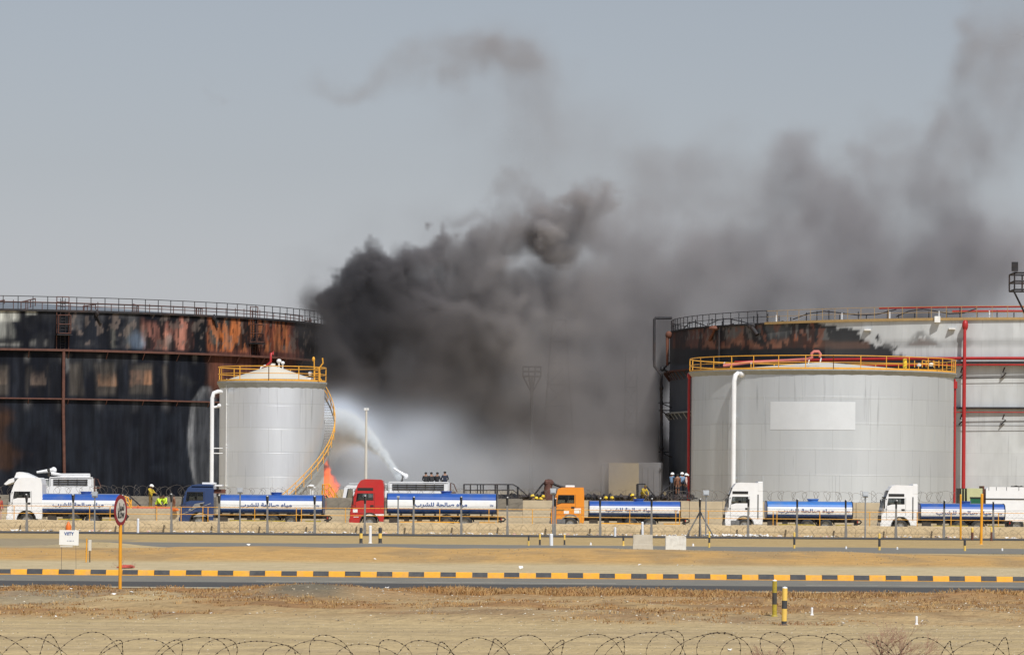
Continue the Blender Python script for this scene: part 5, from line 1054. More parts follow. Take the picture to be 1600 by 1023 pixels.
# concrete blocks
def block(label, x0, x1, y0, y1, m, foot):
    xc = (x0 + x1) / 2; yu = y1 - (xc - 800) * ROLL; D = CAMZ * F / (yu - HZ); k = D / F; X_ = PX(xc, D, y1); w_ = (x1 - x0) * k / 2; h = (y1 - y0) * k
    b = MB(); 
    if foot: b.prism([(-w_, 0), (w_, 0), (w_, h * .42), (w_ * .97, h * .46), (w_ * .97, h), (-w_ * .97, h), (-w_ * .97, h * .46), (-w_, h * .42)], 0, .6); b.box(-w_ - .004, w_ + .004, -.05, 0, .0, h * .42); b.box(-w_ * .9, w_ * .9, -.004, .0, h * .5, h * .93)
    else: b.prism([(-w_, 0), (w_, .02), (w_, h * .93), (w_ * .9, h), (-w_ * .95, h), (-w_, h * .95)], 0, .6)
    o = _old(b, 'concrete_block', m, None, (X_, D, 0), .025); tag(o, label, 'concrete block', 'concrete blocks on the far road')
block('plain beige concrete block with wider foot, left of the two on the far road', 989, 1020, 835, 861.5, 'concg', True)
block('whitewashed concrete block, right of the two on the far road', 1040, 1072, 837, 862.5, 'concw', False)
# slow sign
D = CAMZ * F / (925 + 4.6 - HZ); X_ = PX(187.5, D, 925); sg = thing('slow_sign', 'round red-rimmed slow sign seen almost edge-on on a yellow pole', 'road sign', (X_, D, 0), rz=R(0))
zc = PZ(184, 797, D); rd = 24.5 * D / F
b = MB(); b.tube([(0, 0, -.1), (0, 0, zc - rd * .93)], .045, 12); b.lathe((0, 0, 0), [(.09, 0), (.09, .02), (.045, .04)], 12); _old(b, 'pole', 'syellow', sg)
fc = thing('sign_face', None, None); fc.parent = sg; fc.location = (-.05, 0, zc); fc.rotation_euler = (0, 0, R(72))
b = MB(); n = 40
vs = [(rd * math.cos(6.2832 * i / n), y_, rd * math.sin(6.2832 * i / n)) for y_ in (-.06, -.045) for i in range(n)]
b.add(vs, [tuple(range(n)), tuple(range(2 * n - 1, n - 1, -1))] + [(i, n + i, n + (i + 1) % n, (i + 1) % n) for i in range(n)]); _old(b, 'rim_disc', 'signr', fc)
b = MB(); r2 = rd * .74; b.add([(r2 * math.cos(6.2832 * i / n), -.064, r2 * math.sin(6.2832 * i / n)) for i in range(n)], [tuple(range(n))]); _old(b, 'centre_disc', 'signw', fc)
text_mesh('arabic_lettering', AR_SLOW, .26, 'sletter', fc, (0, -.07, .09), width=.42); text_mesh('latin_lettering', 'SLOW', .20, 'sletter', fc, (0, -.07, -.14), width=.44)
# paper board on a cord-like post
D = 131.; X_ = PX(108, D, 850); bd = thing('notice_board', 'square white board with blue handwriting on a thin post at left', 'notice board', (X_, D, 0))
k = D / F; b = MB(); zt, zb = PZ(108, 827.5, D), PZ(108, 851.5, D); b.add([(-.34, -.02, zb + .02), (.32, -.02, zb), (.33, -.02, zt - .01), (-.33, -.02, zt), (-.34, .02, zb + .02), (.32, .02, zb), (.33, .02, zt - .01), (-.33, .02, zt)], [(0, 1, 2, 3), (7, 6, 5, 4), (0, 4, 5, 1), (1, 5, 6, 2), (2, 6, 7, 3), (3, 7, 4, 0)]); _old(b, 'board', 'paper', bd)
b = MB(); b.box(-.30, .12, -.03, .01, zb - .06, zb - .005); _old(b, 'torn_strip', 'signw', bd); b = MB(); b.tube([(-.26, 0, 0), (-.25, .03, zt - .1)], .008, 5); b.tube([(.24, .02, 0), (.22, .03, zt - .1)], .006, 5); _old(b, 'post', 'wireg', bd)
text_mesh('blue_writing', 'VIITY', .15, 'letter', bd, (0, -.03, zt - .13), width=.33); text_mesh('small_writing', '- -- -', .09, 'letter', bd, (.05, -.03, zt - .36), width=.22)
D = 215.; b = MB(); b.lathe((0, 0, 0), [(.16, 0), (.15, .06), (.17, .2), (.07, .42), (0.01, .5)], 12); b.box(-.05, .05, -.05, .05, -.75, 0.0)
o = _old(b, 'warning_beacon', ['orng'], None, (PX(107, D, 822), D, PZ(107, 828, D))); tag(o, 'small orange beacon just above the white notice board', 'beacon')
D = CAMZ * F / (878 + 5 - HZ); t = thing('cable_marker', 'thin yellow stake beside a grey capped marker box on a short post', 'marker', (PX(137, D, 878), D, 0)); k = D / F
b = MB(); b.tube([(-.06, 0, 0), (-.04, 0, 37 * k)], .025, 6); _old(b, 'stake', 'syellow', t); b = MB(); b.tube([(.08, 0, 0), (.08, 0, 18 * k)], .022, 6); _old(b, 'post', 'postd', t); b = MB(); b.box(.02, .14, -.05, .05, 18 * k, 35 * k); _old(b, 'marker_box', 'signw', t, (0, 0, 0), .01)
# rags and twigs behind the kerb near the sign
b = MB(); X_ = PX(196, 134, 888); b.blob((X_, 134, .07), .32, .25, .07, 9, 5, jit=.25); tag(b.build('red_rag', 'c_red'), 'crumpled red cloth lying on sand beside the sign pole', 'rag')

# dry thorn bushes
def bush(label, x, D, w_, h, n, z0=0):
    b = MB(); X_ = PX(x, D); rr = random.Random(int(x))
    def grow(p, d, l, r, lv):
        q = p + d * l; b.tube([p, (p + q) / 2 + Vector((rr.uniform(-1, 1), rr.uniform(-1, 1), rr.uniform(-1, 1))) * l * .08, q], [r, r * .8, r * .55], 3, 0 if lv > 1 else 1, cap=False)
        if lv > 0:
            for _ in range(rr.randint(3, 4)):
                dd = (d + Vector((rr.uniform(-1, 1), rr.uniform(-1, 1), rr.uniform(-.5, .8))) * .8).normalized(); grow(q, dd, l * rr.uniform(.5, .8), r * .6, lv - 1)
    for _ in range(n):
        a = rr.uniform(0, 6.28); e_ = rr.uniform(.1, 1.1); grow(Vector((rr.gauss(0, w_ * .1), rr.gauss(0, w_ * .1), 0)), Vector((math.cos(a) * math.cos(e_), math.sin(a) * math.cos(e_), math.sin(e_) * h / w_ * 1.6)).normalized(), w_ * rr.uniform(.28, .42), .006, 3)
    o = _old(b, 'thorn_bush', [mat('dry_twig_brown', (.16, .08, .055), .8, 0, .3), mat('dry_twig_pink', (.33, .18, .13), .8, 0, .3)], None, (X_, D, gz(X_, D) + z0)); tag(o, label, 'bush')
bush('bare reddish thorn bush behind the razor wire at lower right', 1390, 60.5, .95, .8, 26)
bush('low dead twigs seen through the wire left of the thorn bush', 1207, 63.5, .45, .22, 12)
bush('dry branch poking up behind the kerb beside the sign pole', 195, 133, .6, .5, 3)

# ------------------------------------------------------------------ fire trucks, walkways and people behind the walls
def B0(b, nm, m, par, bev=0): return _old(b, nm, m, par, (0, 0, 0), bev)
def monitor(par, x, y, z, s=1.0, ang=35):
    mo = thing('water_monitor', None, None); mo.parent = par; mo.location = (x, y, z)
    b = MB(); b.tube([(0, 0, -.35 * s), (0, 0, .1)], .1 * s, 8); b.blob((0, 0, .12 * s), .2 * s, .2 * s, .16 * s, 10, 6); B0(b, 'swivel', 'dark', mo)
    b = MB(); d = Vector((-math.cos(R(ang)), 0, math.sin(R(ang)))); p = Vector((.35 * s, 0, .15 * s)); b.tube([p, p + d * .3 * s, p + d * 1.3 * s], [.2 * s, .16 * s, .09 * s], 10); b.blob(p, .24 * s, .2 * s, .24 * s, 10, 6); B0(b, 'barrel', 'white', mo)
    return mo
def firetruck(label, x0, x1, D, ztop, cab=True):
    X0 = PX(x0, D); L_ = PX(x1, D) - X0; t = thing('fire_truck', label, 'fire truck', (X0, D, 0), 'fire trucks behind the walls')
    cabw = 1.9
    if cab:
        b = MB(); outer = [(0, .5), (cabw, .5), (cabw, 3.1), (.45, 3.12), (.2, 2.95), (0, 1.7)]; hole = [(.28, 1.95), (.85, 1.95), (.85, 2.85), (.45, 2.85)]
        hole_sheet(outer, hole, 0, 0, b, .05); hole_sheet(outer, hole, 2.4, 0, b, .05); n = 6
        b.add([(x, .05, z) for x, z in outer] + [(x, 2.4, z) for x, z in outer], [(i, (i + 1) % n, n + (i + 1) % n, n + i) for i in (1, 2, 3)] + [(5, 0, 6, 11)]); B0(b, 'cab', 'white', t)
        b = MB(); b.add([(x, .03, z) for x, z in hole], [(0, 1, 2, 3)]); b.add([(.06, .12, 1.85), (.06, 2.3, 1.85), (.22, 2.3, 2.9), (.22, .12, 2.9)], [(0, 1, 2, 3)]); b.add([(1.0, -.01, 1.95), (1.6, -.01, 1.95), (1.6, -.01, 2.85), (1.0, -.01, 2.85)], [(0, 1, 2, 3)]); B0(b, 'cab_window', 'glass', t)
        b = MB(); b.box(0.02, cabw, -.012, 0, 1.55, 1.62); b.box(0.02, cabw, -.012, 0, 1.38, 1.45); B0(b, 'blue_stripe', 'letter', t)
        b = MB(); b.box(.5, 1.5, .5, 2.0, 3.12, 3.28); B0(b, 'light_bar', 'steel', t, .03)
        for x in (.9,): wheel(t, x, .05, .55); 
    bx = cabw + .15 if cab else .3
    b = MB(); b.box(bx, L_ - .15, .05, 2.4, .6, ztop - .75); b.box(bx + 1.6, L_ - .3, .1, 2.3, ztop - .75, ztop - .15); b.box(bx, bx + 1.5, .2, 2.2, ztop - .75, ztop - .35, 1)
    b.box(bx + 1.5, L_ - .2, .05, .12, ztop - .12, ztop - .04); b.box(bx + 1.5, bx + 1.58, .05, .12, ztop - .75, ztop - .04); b.box(L_ - .28, L_ - .2, .05, .12, ztop - .75, ztop - .04); B0(b, 'body', ['white', 'lip'], t, .02)
    b = MB()
    for r_ in range(3): b.box(bx + 1.8, L_ - .6, .02, .1, ztop - .66 + r_ * .18, ztop - .58 + r_ * .18)
    for x in np.arange(bx + 2.2, L_ - .6, .7): b.box(x, x + .04, .0, .1, ztop - .68, ztop - .2)
    B0(b, 'locker_slats', 'dark', t)
    b = MB(); b.box(bx, bx + 1.3, 0.0, .05, ztop - .70, ztop - .55); b.box(bx + .3, bx + .9, .0, .2, ztop - .45, ztop - .25); b.tube([(bx + .1, .3, ztop - .4), (bx + .5, .3, ztop - .2), (bx + 1.4, .3, ztop - .25)], .05, 5); B0(b, 'pump_fitting', 'whitem', t)
    b = MB(); b.tube([(L_ - .1, .3, .8), (L_ - .1, .3, ztop - .1), (L_ + .15, .3, ztop - .2), (L_ + .4, .3, ztop - .8)], .04, 5); b.box(L_ - .1, L_ + .3, .3, 1, ztop - .9, ztop - .8); B0(b, 'rear_fitting', 'rustr', t)
    for x in (L_ - 1.6, L_ - 2.9): wheel(t, x, .05, .55, .5, True)
    return t, bx, L_
ftm, bx, L_ = firetruck('white fire truck behind the red cab shooting a water jet, with four crew on top', 534, 706, 293, 3.45)
monitor(ftm, PX(627, 293) - PX(534, 293), 1.2, 3.72, .85, 32)
FX0 = PX(534, 293)
for i, (x, lb) in enumerate(((665, 'dark-clothed crewman seated atop the fire truck, leftmost of the four'), (674, 'dark-clothed crewman seated atop the fire truck, second of the four from left'), (683, 'dark-clothed crewman seated atop the fire truck, third of the four from left'), (695, 'dark-clothed crewman seated atop the fire truck, rightmost and tallest of the four'))):
    person(lb, (PX(x, 294), 294.2, 3.32 - (.0 if i == 3 else .07)), 'c_blk' if i < 3 else 'c_nvy', 'c_blk', 'sit', (165, 205, 150, 190)[i], cap='hair', group='crew on the fire truck')
ftl, bx, L_ = firetruck('white fire truck with stowed ladders on top behind the far left tanker', 40, 149, 293, 3.62, cab=False)
monitor(ftl, PX(74, 293) - PX(40, 293), 1.0, 3.95, 1.0, -8)
b = MB(); b.tube([(1.9, .4, 3.85), (2.6, .4, 3.72)], .13, 8)
for y_ in (.3, .6): b.tube([(2.2, y_, 3.78), (4.85, y_, 3.80)], .06, 5)
for x in np.arange(2.4, 4.8, .4): b.tube([(x, .3, 3.79), (x, .6, 3.79)], .03, 4)
b.box(2.4, 4.8, .9, 1.4, 3.6, 3.78); B0(b, 'ladder', 'white', ftl)
# right-hand tanker with lime cab
D = 281.5; X0 = PX(1500, D); rt = thing('fire_truck', 'fire truck with lime-yellow cab and white body behind the rightmost tanker', 'fire truck', (X0, D, 0), 'fire trucks behind the walls'); z1 = PZ(1520, 763, D)
k = D / F; b = MB(); outer = [(.55, .5), (1.65, .5), (1.65, z1), (.55, z1), (.5, z1 - .1)]; hole = [(.75, 2.05), (1.55, 2.05), (1.55, 2.5), (.75, 2.5)]; hole_sheet(outer, hole, 0, 0, b, .05); b.box(.5, 1.65, .05, 2.4, z1 - .06, z1 + .02); b.box(.5, 1.65, 2.4, 2.45, .5, z1 - .06); b.box(.6, 1.6, .0, 2.4, .5, 1.9, 1); B0(b, 'cab', ['lime', 'whitem'], rt)
b = MB(); b.add([(x, .03, z) for x, z in hole], [(0, 1, 2, 3)]); b.box(.75, 1.1, .06, .1, 2.1, 2.45); B0(b, 'cab_window', 'green', rt); b = MB(); b.box(.72, 1.58, -.02, 0, 2.5, 2.58); b.box(.72, 1.58, -.02, 0, 1.97, 2.05); B0(b, 'window_trim', 'black', rt)
b = MB()
for i in range(5): b.box(0 + i * .1, .05 + i * .1, 0, 2.4, .9, z1 + .02 - .04 * (i % 2), i % 2)
B0(b, 'front_grille', ['dark', 'lime'], rt)
b = MB(); z2 = PZ(1570, 760.5, D); b.prism([(1.9, .8), (5.8, .8), (5.8, z2), (2.1, z2), (1.9, z2 - .15)], 0, 2.4); B0(b, 'body', 'white', rt, .04)
b = MB(); b.box(1.9, 5.8, -.03, 0, z2 - .92, z2 - .84); 
for x in (2.1, 2.65, 3.4, 4.3, 5.2): b.box(x, x + .03, -.02, 0, z2 - .25, z2)
b.box(3.9, 4.4, .3, 1.4, z2, z2 + .08); B0(b, 'body_rail', 'dark', rt); b = MB(); b.blob((4.2, .5, z2 - .05), .3, .35, .16, 8, 5, jit=.2); b.blob((4.55, .5, z2 - .05), .25, .3, .14, 8, 5, jit=.2); B0(b, 'stowed_hose', 'black', rt); wheel(rt, 1.0, .05); wheel(rt, 4.2, .05, .5, .5, True); wheel(rt, 5.4, .05, .5, .5, True)
for p_ in ((1.68, 'rust'),): b = MB(); b.box(1.68, 1.78, .0, 2.3, .8, z1 + .2); B0(b, 'headboard', 'rust', rt)

# dark walkway rails, burnt pipework
t = thing('black_walkway', 'black handrailed walkway sloping down at right, behind the red-cabbed tanker barrel', 'walkway', (0, 291.5, 0)); b = MB(); D = 291.5
top_ = [(724, 756.5), (802, 756.5), (808, 760), (824, 774)]; mid_ = [(724, 765.5), (802, 765.5), (813, 774)]
b.tube([P(x, y, D) for x, y in top_], .045, 5); b.tube([P(x, y, D) for x, y in mid_], .04, 5)
for x, r_ in ((725, .06), (735, .05), (746, .04), (751, .05), (755, .05), (774, .07), (777, .06), (794, .1), (809, .08)): b.tube([P(x, 776, D), P(x, 756.5 + (3.5 if x > 805 else 0), D)], r_, 5)
b.build('handrail', 'soot', t); b = MB(); p = P(770, 775, D); b.box(P(722, 0, D).x, P(818, 0, D).x, D - .2, D + .9, p.z - .25, p.z); b.build('deck', 'soot', t)
t = thing('burnt_pipe_rack', 'long row of burnt black pipes just above the tall wall at centre', 'pipe rack', (0, 292, 0)); D = 292.3
for i, (y, r_) in enumerate(((776, .16), (778.5, .2), (774, .08))):
    b = MB(); b.tube([(x, D + .4 * i, P(800, y, D).z + .03 * math.sin(x * 1.3 + i)) for x in np.arange(P(768, 0, D).x, P(1092, 0, D).x, 1.0)], r_, 7); b.build('burnt_pipe', 'soot' if i != 1 else 'rustr', t)
b = MB()
for x in range(775, 1090, 9): b.blob(P(x + random.uniform(-4, 4), 776, D - .2), random.uniform(.1, .3), .2, random.uniform(.08, .3), 7, 4, jit=.3)
b.build('charred_debris', 'soot', t)
t = thing('charred_valve_stack', 'charred brown valve stack with slack black cables left of the orange cab', 'valve stack', (P(856, 0, 291).x, 291, 0)); D = 291
b = MB(); b.tube([P(856, 790, D), P(856, 770, D), P(857, 752, D)], [.42, .34, .28], 9); b.blob(P(857, 754, D), .4, .35, .25, 9, 5, jit=.2); b.build('stack', 'rustr', t)
b = MB(); b.tube([P(855, 751.5, D), P(848, 756, D), P(833, 775, D)], .07, 5); b.tube([P(858, 752, D), P(868, 757, D), P(876, 760, D), P(884, 762, D)], .1, 5); b.tube([P(846, 770, D), P(853, 766, D), P(870, 768, D)], .1, 5); b.build('cable', 'soot', t)
t = thing('black_gantry', 'small black gantry frame and stair rails left of the white-helmeted people', 'gantry', (P(1010, 0, 291).x, 291, 0)); b = MB()
for l_ in ([(995, 780), (995, 756)], [(997, 780), (997, 756)], [(995, 756), (1008, 756)], [(1008, 756), (1009, 776)], [(1008, 757), (1024, 776)], [(1028, 776), (1051, 754)], [(1034, 780), (1051, 763)], [(1042, 780), (1042, 763)], [(1048, 780), (1048, 753)], [(1052, 780), (1052, 745)], [(1058, 778), (1090, 778)], [(1044, 780), (1044, 762)], [(1055, 762), (1062, 762)], [(1073, 760), (1076, 778)]):
    b.tube([P(x, y, D) for x, y in l_], .05, 5)
b.build('frame', 'soot', t)
DP = 293.; zf = P(1066, 772, DP).z
b = MB(); b.box(P(1052, 0, DP).x, P(1077, 0, DP).x, DP - 1, DP + 1, zf - .8, zf - .02); b.box(P(1058, 0, DP).x, P(1062, 0, DP).x, DP - 1.1, DP - 1, zf - .7, zf - .2); tag(b.build('dark_platform', 'soot', bevel=.03), 'dark blocky platform under the white-helmeted people', 'platform')
person('person in light blue shirt and white helmet, left of the pair on the platform', (P(1055.5, 0, DP).x, DP, zf), 'c_blue', 'c_nvy', 'work', 150, 'helw', seed=1, s=.92); person('bareheaded person in brown coverall between the white-helmeted pair', (P(1064, 0, DP).x, DP - .3, zf - .05), 'c_brn', 'c_brn', 'stand', 190, None, seed=2, s=.90)
person('person in light blue shirt and white helmet, right of the pair on the platform', (P(1071.5, 0, DP).x, DP, zf), 'c_blue', 'c_nvy', 'stand', 200, 'helw', seed=3, s=.93); person('person in pale shirt and pale cap at the red riser pipe', (P(1077, 0, DP).x, DP - .5, zf), 'c_pnk', 'c_nvy', 'stand', 90, 'helw', seed=4, s=.88)
DP = 291.; 
person('firefighter in yellow kit bending forward by the black gantry', (P(1010.5, 0, DP).x, DP, PZ(1010, 783, DP)), 'c_ffy', 'c_ffd', 'crouch', 40, None, vest='c_ffy', cap='c_ffd', seed=5)
person('firefighter in orange-yellow kit crouched just left of the bending one', (P(999, 0, DP).x, DP, PZ(999, 797, DP)), 'c_ffy', 'c_ffd', 'crouch', -60, 'hely', seed=6)
for x, y, lb in ((838.6, 772, 'worker with yellow helmet, leftmost of four heads above the wall'), (843.5, 775.5, 'worker with yellow helmet, second of four heads above the wall'), (850.7, 776.5, 'worker with yellow helmet, third and lowest of four heads above the wall'), (854.5, 773, 'worker with yellow helmet, nearest the orange cab'), (952.5, 775, 'worker with yellow helmet above the orange tanker barrel, left one'), (962, 775, 'worker with yellow helmet above the orange tanker barrel, right one')):
    D = 290.3; person(lb, (P(x, 0, D).x, D, PZ(x, y, D) - 1.80), 'c_ffd', 'c_nvy', 'stand', random.uniform(-60, 60), 'hely', group='yellow-helmeted workers behind the wall', seed=int(x))
D = 284.
person('firefighter in yellow kit and white helmet standing on the bank behind the red main', (P(241, 0, D).x, D, PZ(241, 756, D) - 1.80), 'c_ffy', 'c_ffd', 'work', 60, 'helw', seed=20)
person('person in green safety vest crouching, left of the two vests', (P(252.5, 0, D).x, D, 1.05), 'c_vest', 'c_nvy', 'crouch', 60, None, vest='c_vest', seed=21); person('person in green safety vest crouching, right of the two vests', (P(263.5, 0, D).x, D, 1.10), 'c_vest', 'c_nvy', 'crouch', -20, None, vest='c_vest', seed=22)
person('person in brown clothes at the nose of the blue-cabbed tanker', (P(277.5, 0, D).x, D, .55), 'c_brn', 'c_brn', 'stand', -70, None, seed=23)
person('person in red and pink clothes at the left edge behind the white cab', (P(5, 0, 275).x, 275, .35), 'c_red', 'c_pnk', 'stand', 30, None, seed=24)
b = MB(); D = 283.; z = PZ(238, 794, D); b.tube([(P(190, 0, D).x, D, z), (P(276, 0, D).x, D, z - .02)], .17, 12)
for x in (196, 222, 250, 274): b.lathe((0, 0, 0), [(0, 0)], 3) if False else b.box(P(x, 0, D).x - .05, P(x, 0, D).x + .05, D - .22, D + .22, z - .2, z + .22)
tag(b.build('red_water_main', mat('orange_red_main', (.55, .09, .04), .5, 0, .15)), 'thick orange-red horizontal pipe at the feet of the vested people', 'pipe')
b = MB(); D = 279.7; b.blob(P(273, 796, D), .28, .2, .12, 8, 5, jit=.2); tag(b.build('orange_bundle', 'orng'), 'small orange bundle at the right end of the red pipe', 'bundle')
# left: yellow stair by the sign
def stair(label, pts_rail, posts, D, m='yellow'):
    t = thing('yellow_stair', label, 'stair', (P(pts_rail[0][0][0], 0, D).x, D, 0)); b = MB()
    for l_ in pts_rail: b.tube([P(x, y, D) for x, y in l_], .05, 5)
    for x, y0_, y1_ in posts: b.tube([P(x, y0_, D), P(x, y1_, D)], .05, 5)
    b.build('handrail', m, t); return t
t = stair('yellow-railed steps just right of the slow sign', [[(190, 773), (200, 777), (206, 792)], [(190, 781), (200, 785), (205, 795)]], [(205, 780, 800), (197, 775, 795)], 282); b = MB(); b.tube([P(200, 772, 284), P(222, 792, 284)], .05, 4); b.tube([P(203, 778, 284), P(206, 795, 284)], .06, 4); b.build('dark_brace', 'soot', t)
t = stair('yellow stair and landing between the silver tank and the fire truck', [[(504, 757), (514, 756), (532, 784)], [(505, 764), (513, 764), (528, 788)], [(504, 757), (504, 770)], [(508, 770), (524, 792), (534, 793)]], [(504, 756, 775), (507, 756, 772), (514, 756, 774), (523, 770, 790), (531, 783, 796), (503, 766, 772)], 296)
b = MB()
for i in range(7): p = P(511 + i * 2.8, 768 + i * 4, 296); b.box(p.x - .14, p.x + .14, 296, 296.9, p.z - .03, p.z)
b.build('stair_tread', 'lip', t); b = MB(); b.tube([P(505, 776, 295), P(520, 792, 295)], .06, 5); b.tube([P(509, 774, 295), P(527, 794, 295)], .06, 5); b.build('stringer', 'soot', t)
b = MB(); D = 293; b.tube([P(485, 782, D), P(485, 762, D)], .06, 6); b.tube([P(480, 760, D), P(493, 762, D)], .07, 6); b.blob(P(486, 759, D), .28, .2, .12, 8, 5); b.tube([P(488, 766, D), P(489, 775, D)], .09, 6); tag(b.build('valve_hydrant', 'whitem'), 'white valve hydrant showing above the blue-cabbed tanker barrel end', 'hydrant')

# lamp pole, masts, building in smoke
D = 297.; t = thing('light_pole', 'slim beige light pole standing beside the water jet', 'light pole', (PX(572, D, 700), D, 0)); zt = PZ(572, 640, D)
b = MB(); b.lathe((0, 0, 0), [(.13, 0), (.11, zt * .6), (.07, zt)], 10); _old(b, 'pole', 'signw', t)
for dx in (-.1, .1): b = MB(); b.box(dx - .085, dx + .085, -.12, .12, zt - .05, zt + .14); _old(b, 'lamp_head', 'whitem', t, (0, 0, 0), .02)
def mast(label, x, y0, y1, wpx, D, m, m_lamps=True):
    t = thing('floodlight_mast', label, 'floodlight mast', (PX(x, D, y1), D, 0)); cx = PX(x, D, y1); w_ = wpx * D / F / 2; zt, zb = PZ(x, y0, D), PZ(x, y1, D); b = MB()
    for z in (zb, (zb + zt) / 2, zt):
        b.tube([(cx - w_, D - w_, z), (cx + w_, D - w_, z), (cx + w_, D + w_, z), (cx - w_, D + w_, z)], .08, 4, closed=True)
    for sx in (-1, -.35, .35, 1):
        for sy in (-1, 1): b.tube([(cx + sx * w_, D + sy * w_, zb), (cx + sx * w_, D + sy * w_, zt)], .07, 4)
    for sx in (-1, 1):
        for q in (.35, 1): b.tube([(cx + sx * w_ * q, D - w_ * .5, zb), (cx + sx * .1, D, zb - w_ * 1.7)], .09, 5)
    b.build('platform_cage', m, t)
    b = MB(); b.lathe((cx, D, 0), [(.30, 0), (.16, zb)], 10); b.build('pole', 'bgry', t)
    for sx in ((-1, -.1, .8) if m_lamps else ()):
        b = MB(); xx = cx + sx * w_; b.box(xx - .28, xx + .28, D - w_ - .3, D - w_, zt + .12, zt + .95); b.build('floodlight', m, t, bevel=.03)
    return t
mast('black floodlight mast head cut by the right edge above the tank', 1612, 428, 454, 62, 345, 'soot')
mast('grey floodlight basket on a mast, hazy inside the smoke', 831, 573, 588, 28, 438, 'soot', False)
def lattice(label, x, y0, D, w0, w1):
    t = thing('lattice_tower', label, 'lattice tower', (PX(x, D, 700), D, 0)); cx = PX(x, D, 700); zt = PZ(x, y0, D); n = 9; b = MB()
    def c(i, sx, sy): f = i / n; w_ = w0 * (1 - f) + w1 * f; return (cx + sx * w_, D + sy * w_, zt * f)
    for sx, sy in ((-1, -1), (1, -1), (1, 1), (-1, 1)): b.tube([c(0, sx, sy), c(n, sx, sy)], .09, 4)
    for i in range(n):
        for (a1, a2), (b1, b2) in (((-1, -1), (1, -1)), ((1, -1), (1, 1)), ((1, 1), (-1, 1)), ((-1, 1), (-1, -1))): b.tube([c(i, a1, a2), c(i + 1, b1, b2)], .05, 4); b.tube([c(i + 1, a1, a2), c(i + 1, b1, b2)], .05, 4)
    b.build('lattice', 'soot', t)
lattice('faint lattice tower in the smoke left of the scorched tank', 985, 548, 460, .8, .65); lattice('very faint tall lattice tower in the smoke above the orange cab', 872, 500, 462, 2.4, .8)
D = 436.; t = thing('tan_building', 'flat tan building half hidden by smoke left of the scorched tank', 'building', (PX(972, D), D, 0)); b = MB(); b.box(PX(951, D), PX(998, D), D, D + 6, 0, PZ(970, 723, D)); b.build('wall', 'bldg', t)
b = MB(); b.box(PX(998, D), PX(1036, D), D + 1, D + 7, 0, PZ(1010, 722, D)); b.build('side_wing', 'bgry', t); b = MB(); b.box(PX(940, D), PX(951, D), D + 1, D + 5, 0, PZ(945, 724, D)); b.build('side_wing', 'bgry', t)
b = MB()
for x in (1004, 1013, 1022, 1031): b.box(PX(x, D), PX(x + 4, D), D + .9, D + 1, 1, PZ(x, 730, D))
b.build('shutter', 'bgry', t)

# ------------------------------------------------------------------ fire, smoke, water
def fieldvol(name, den, org, size, m):
    nx, ny, nz = den.shape; me = bpy.data.meshes.new(name); me.vertices.add(den.size)
    a_ = me.attributes.new('grain', 'FLOAT', 'POINT'); a_.data.foreach_set('value', den.astype(np.float32).ravel(order='F'))
    o = bpy.data.objects.new(name, me); SC.collection.objects.link(o); me.materials.append(m)
    ng = bpy.data.node_groups.new(name, 'GeometryNodeTree'); ng.interface.new_socket('Geometry', in_out='INPUT', socket_type='NodeSocketGeometry'); ng.interface.new_socket('Geometry', in_out='OUTPUT', socket_type='NodeSocketGeometry')
    n = ng.nodes; L = ng.links; gi = n.new('NodeGroupInput'); go = n.new('NodeGroupOutput'); vc = n.new('GeometryNodeVolumeCube')
    vc.inputs['Min'].default_value = org; vc.inputs['Max'].default_value = [org[i] + size[i] for i in range(3)]
    for k_, v_ in zip(('Resolution X', 'Resolution Y', 'Resolution Z'), (nx, ny, nz)): vc.inputs[k_].default_value = v_
    def vm(op, val, src):
        q = n.new('ShaderNodeVectorMath'); q.operation = op
        if val is not None: q.inputs[1].default_value = val
        L.new(src, q.inputs[0]); return q
    pos = n.new('GeometryNodeInputPosition'); q = vm('SUBTRACT', org, pos.outputs[0]); q = vm('MULTIPLY', [(d - 1) / s_ for d, s_ in zip(den.shape, size)], q.outputs[0]); q = vm('ADD', (.5, .5, .5), q.outputs[0]); q = vm('FLOOR', None, q.outputs[0]); q = vm('DOT_PRODUCT', (1, nx, nx * ny), q.outputs[0])
    si = n.new('GeometryNodeSampleIndex'); si.data_type = 'FLOAT'; si.domain = 'POINT'; at = n.new('GeometryNodeInputNamedAttribute'); at.data_type = 'FLOAT'; at.inputs[0].default_value = 'grain'
    L.new(gi.outputs[0], si.inputs[0]); L.new(at.outputs[0], si.inputs['Value']); L.new(q.outputs['Value'], si.inputs['Index']); L.new(si.outputs[0], vc.inputs['Density'])
    sm = n.new('GeometryNodeSetMaterial'); sm.inputs['Material'].default_value = m; L.new(vc.outputs[0], sm.inputs[0]); L.new(sm.outputs[0], go.inputs[0])
    md = o.modifiers.new('volume', 'NODES'); md.node_group = ng
    return o
